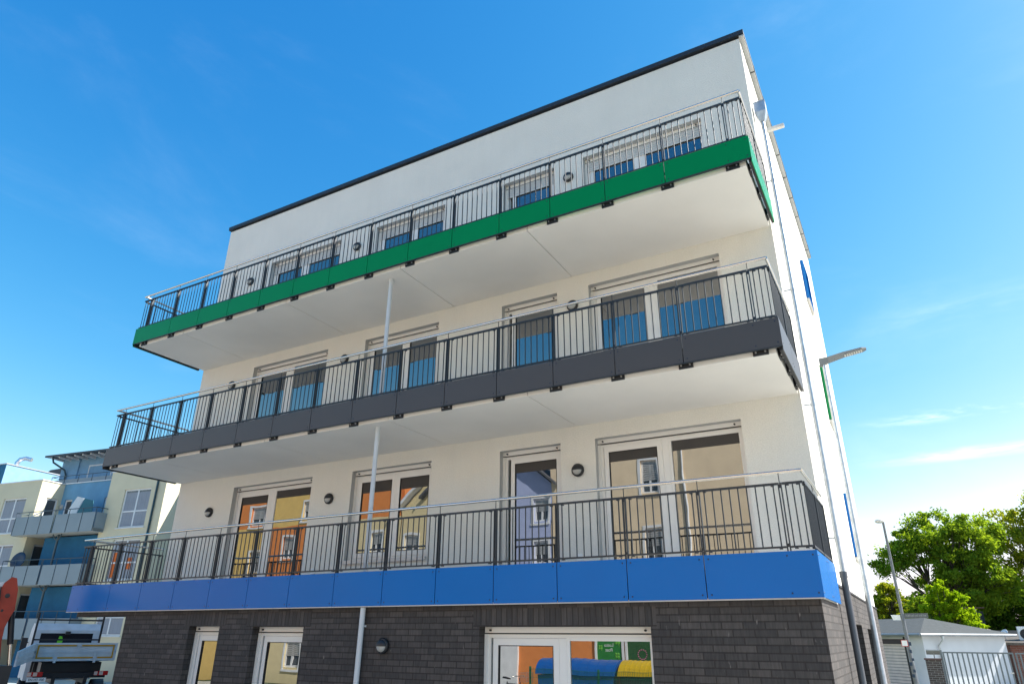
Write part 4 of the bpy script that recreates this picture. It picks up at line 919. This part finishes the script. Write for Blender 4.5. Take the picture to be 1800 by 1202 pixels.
def shopwin(t, a, b, c, d, m_, oy=OY):
    f = MB(); w = 0.09
    for (p,q_,r_,s_) in ((a,b,d-w,d),(a,b,c,c+w),(a,a+w,c+w,d-w),(b-w,b,c+w,d-w)): f.box(p,q_,oy+0.001,oy+0.08,r_,s_)
    o = build('shop_window', f, wht, t); p_ = build('banner', MB().box(a+w,b-w,oy+0.02,oy+0.04,c+w,d-w), m_, o); return o
H1 = ohouse('tan rendered house with orange shop front, opposite the apartment block', 0.45, 15.5, 11.3, [tan_, ora], [(5.2,6.0,8.3,9.8),(5.2,6.0,5.3,6.7),(11.5,12.8,8.3,9.8),(11.5,12.8,5.3,6.7),(1.6,2.4,5.4,6.9)], split=[(0.45,15.5,3.1,11.3,0),(0.45,15.5,-0.1,3.1,1)])
bg_ = mat('banner_green', (0.02,0.20,0.03), 0.5); bl_ = mat('leaf_green', (0.12,0.40,0.04), 0.5)
s1 = shopwin(H1, 4.05, 5.25, 0.5, 2.6, bg_); s2 = shopwin(H1, 5.30, 6.55, 0.5, 2.6, mat('banner_dark_green', (0.03,0.10,0.03), 0.4))
BACK = Matrix.Rotation(R(180),4,'Z') @ FRONT     # text facing +Y
for body, z_, sz in (('Lotto', 1.80, 0.17), ('Post', 1.62, 0.17)):
    flat_text(body, sz, Matrix.Translation((4.62,OY+0.045,z_)) @ BACK, wht, s1)
def clover(cx, cz, r, par):
    q = MB()
    for k in range(4):
        a = math.pi/4+k*math.pi/2; q.lathe((cx+r*math.cos(a),OY+0.042,cz+r*math.sin(a)),[(0.001,0.006),(r*0.72,0.005),(r*0.75,0)],10,(0,1,0))
    q.bar((cx,OY+0.044,cz),(cx+r,OY+0.044,cz-2.1*r),0.02,0.02); build('clover', q, bl_, par)
clover(4.98,1.93,0.085,s1); clover(4.27,1.72,0.06,s1); clover(4.40,2.08,0.06,s1); clover(4.95,1.45,0.07,s1)
for i in range(14):
    a = i*2*math.pi/14
    if i == 0: q = MB()
    q.lathe((5.95+0.16*math.cos(a),OY+0.042,1.5+0.16*math.sin(a)),[(0.001,0.004),(0.022,0.003),(0.024,0)],8,(0,1,0))
build('dot_emblem', q, mat('emblem_dots',(0.5,0.15,0.25),0.5), s2)
build('white_pillar', MB().box(-0.45,0.55,OY+0.001,OY+0.12,-0.1,3.1), wht, H1)
build('downpipe', MB().tube([(7.25,OY+0.08,11.2),(7.25,OY+0.08,-0.1)],0.05,8), wht, H1)
build('cornice', MB().box(0.3,15.7,OY-9,OY+0.4,11.3,11.5), wht, H1)
H2 = ohouse('lavender gabled house opposite, left of the tan one', -7.0, 0.43, 9.3, [lav, lav], [(-0.55,0.22,7.4,8.5),(-0.55,0.22,5.3,6.5),(-4.5,-3.3,5.3,6.8),(-4.5,-3.3,7.4,8.6)])
m = MB().prism([(-7.0,9.3),(0.43,9.3),(-3.3,12.2)], OY-9, OY-0.01, 'y'); build('gable', m, lav, H2)
m = MB(); 
for s_ in (1,-1):
    a = (-3.3,12.35); b = (0.9,9.08) if s_ == 1 else (-7.5,9.08)
    m.prism([(a[0],a[1]),(b[0],b[1]),(b[0],b[1]+0.14),(a[0],a[1]+0.14)], OY-9.3, OY+0.4, 'y')
build('roof', m, tile, H2)
H3 = ohouse('cream house with brown gable roof opposite, beside the lavender one', -9.0, -7.05, 8.6, [crm, crm], [(-8.6,-7.7,6.3,7.2)])
m = MB().prism([(-9.0,8.6),(-7.05,8.6),(-7.05,10.2)], OY-9, OY-0.01, 'y'); build('gable', m, crm, H3)
m = MB().prism([(-9.4,8.35),(-7.0,10.3),(-7.0,10.5),(-9.4,8.55)], OY-9.3, OY+0.4, 'y'); build('roof', m, wht, H3)
H4 = ohouse('orange and cream flat roofed house opposite', -14.2, -9.05, 11.0, [ora, crm], [(-11.0,-10.2,6.4,7.5),(-13.4,-12.2,6.4,7.5),(-13.4,-12.2,8.8,10.0),(-11.0,-10.2,3.4,4.6),(-12.9,-12.0,0.6,1.85)], split=[(-14.2,-9.05,8.3,11.0,0),(-14.2,-9.05,-0.1,8.3,1)])
H5 = ohouse('orange and yellow block patterned house opposite, farthest to the west', -26.0, -14.3, 10.7, [ora, yel], [(-21.2,-19.9,8.5,9.7),(-17.95,-17.1,6.4,7.6),(-16.6,-15.6,8.6,9.7),(-20.7,-19.9,5.6,6.9),(-24.5,-23.3,8.5,9.7)],
   split=[(-26,-19.3,8.3,10.7,0),(-19.3,-14.3,8.3,10.7,1),(-26,-19.3,-0.1,8.3,1),(-19.3,-14.3,3.0,8.3,0),(-19.3,-14.3,-0.1,3.0,1)])
for t_, x0_, x1_, H_ in ((H4,-14.2,-9.05,11.0),(H5,-26,-14.3,10.7)): build('roof_edge', MB().box(x0_-0.1,x1_+0.02,OY-9,OY+0.15,H_,H_+0.15), wht, t_)
def bin_(x0, w, bodym, lidm, label):
    t = thing('waste_container', label, 'waste container', (x0, -14.6, -0.10)); h = 1.12
    V = [(0.06,0.06,0.2),(w-0.06,0.06,0.2),(w-0.06,0.95,0.2),(0.06,0.95,0.2),(0,0,h),(w,0,h),(w,1.05,h),(0,1.05,h)]
    build('body', MB().add(V,[(0,3,2,1),(4,5,6,7),(0,1,5,4),(1,2,6,5),(2,3,7,6),(3,0,4,7)]), bodym, t)
    q = MB(); n = 12; pr = [(0.525-0.58*math.cos(math.pi*k/n), h+0.02+0.42*math.sin(math.pi*k/n)) for k in range(n+1)]
    q.prism(pr, -0.05, w+0.05, 'x')
    for k in range(1,9): q.prism([(0.525-0.59*math.cos(math.pi*j/n), h+0.02+0.43*math.sin(math.pi*j/n)) for j in range(n+1)], w*k/9-0.015, w*k/9+0.015, 'x')
    build('lid', q, lidm, t)
    for xx in (0.15,w-0.15):
        for yy in (0.2,0.85): build('wheel', MB().lathe((xx,yy,0.1),[(0.001,-0.03),(0.1,-0.03),(0.1,0.03),(0.001,0.03)],12,(1,0,0)), blk, t)
binblue = mat('bin_blue',(0.01,0.10,0.36),0.35); bing = mat('bin_grey',(0.04,0.045,0.045),0.5); biny = mat('bin_yellow',(0.60,0.40,0.01),0.35)
bin_(4.75, 2.55, binblue, binblue, 'large blue domed paper container behind the green fence, mirrored in the ground floor window')
bin_(7.50, 1.35, bing, biny, 'dark waste container with a yellow lid beside the blue one, mirrored in the window')
fe = thing('green_mesh_fence', 'green double bar mesh fence in front of the waste containers', 'fence', (4.6,-13.3,-0.1)); gfm = mat('fence_green',(0.02,0.16,0.07),0.5)
q = MB()
for i in range(92): q.box(i*0.05-0.004,i*0.05+0.004,-0.003,0.003,0.05,1.28)
for i in range(7): q.box(0,4.55,0.004,0.010,0.06+i*0.2,0.068+i*0.2); q.box(0,4.55,-0.010,-0.004,0.06+i*0.2,0.068+i*0.2)
build('mesh', q, gfm, fe)
for x_ in (0,2.3,4.55): build('post', MB().box(x_-0.03,x_+0.03,-0.06,-0.012,0,1.33), gfm, fe)
bk = thing('bicycle', 'black bicycle with a wire basket leaning beside the blue container', 'bicycle', (3.2,-14.0,-0.1), R(15))
for x_ in (0.0,1.02):
    w_ = MB(); w_.tube([(x_+0.33*math.cos(a_*math.pi/12),0,0.34+0.33*math.sin(a_*math.pi/12)) for a_ in range(25)],0.018,6); build('wheel', w_, blk, bk)
build('frame', MB().tube([(0,0,0.34),(0.25,0,0.85),(0.42,0,0.32),(0,0,0.34)],0.016,6).tube([(0.25,0,0.80),(0.85,0,0.82),(0.42,0,0.32)],0.016,6).tube([(1.02,0,0.34),(0.85,0,0.82),(0.82,0,1.0)],0.016,6), blk, bk)
build('handlebar', MB().tube([(0.75,-0.28,1.02),(0.82,-0.2,1.05),(0.82,0.2,1.05),(0.75,0.28,1.02)],0.013,6), K['steel'], bk); build('saddle', MB().prism([(0.10,0.93),(0.14,0.98),(0.36,0.95),(0.36,0.92)],-0.07,0.07), blk, bk)
q = MB(); 
for i in range(8): q.bar((0.95,-0.15+i*0.043,0.9),(0.95,-0.15+i*0.043,1.15),0.005,0.005); q.bar((1.25,-0.15+i*0.043,0.9),(1.25,-0.15+i*0.043,1.15),0.005,0.005)
for z_ in (0.9,1.02,1.15): q.bar((0.95,-0.15,z_),(1.25,-0.15,z_),0.008,0.008); q.bar((0.95,0.15,z_),(1.25,0.15,z_),0.008,0.008)
build('basket', q, K['zinc'], bk)
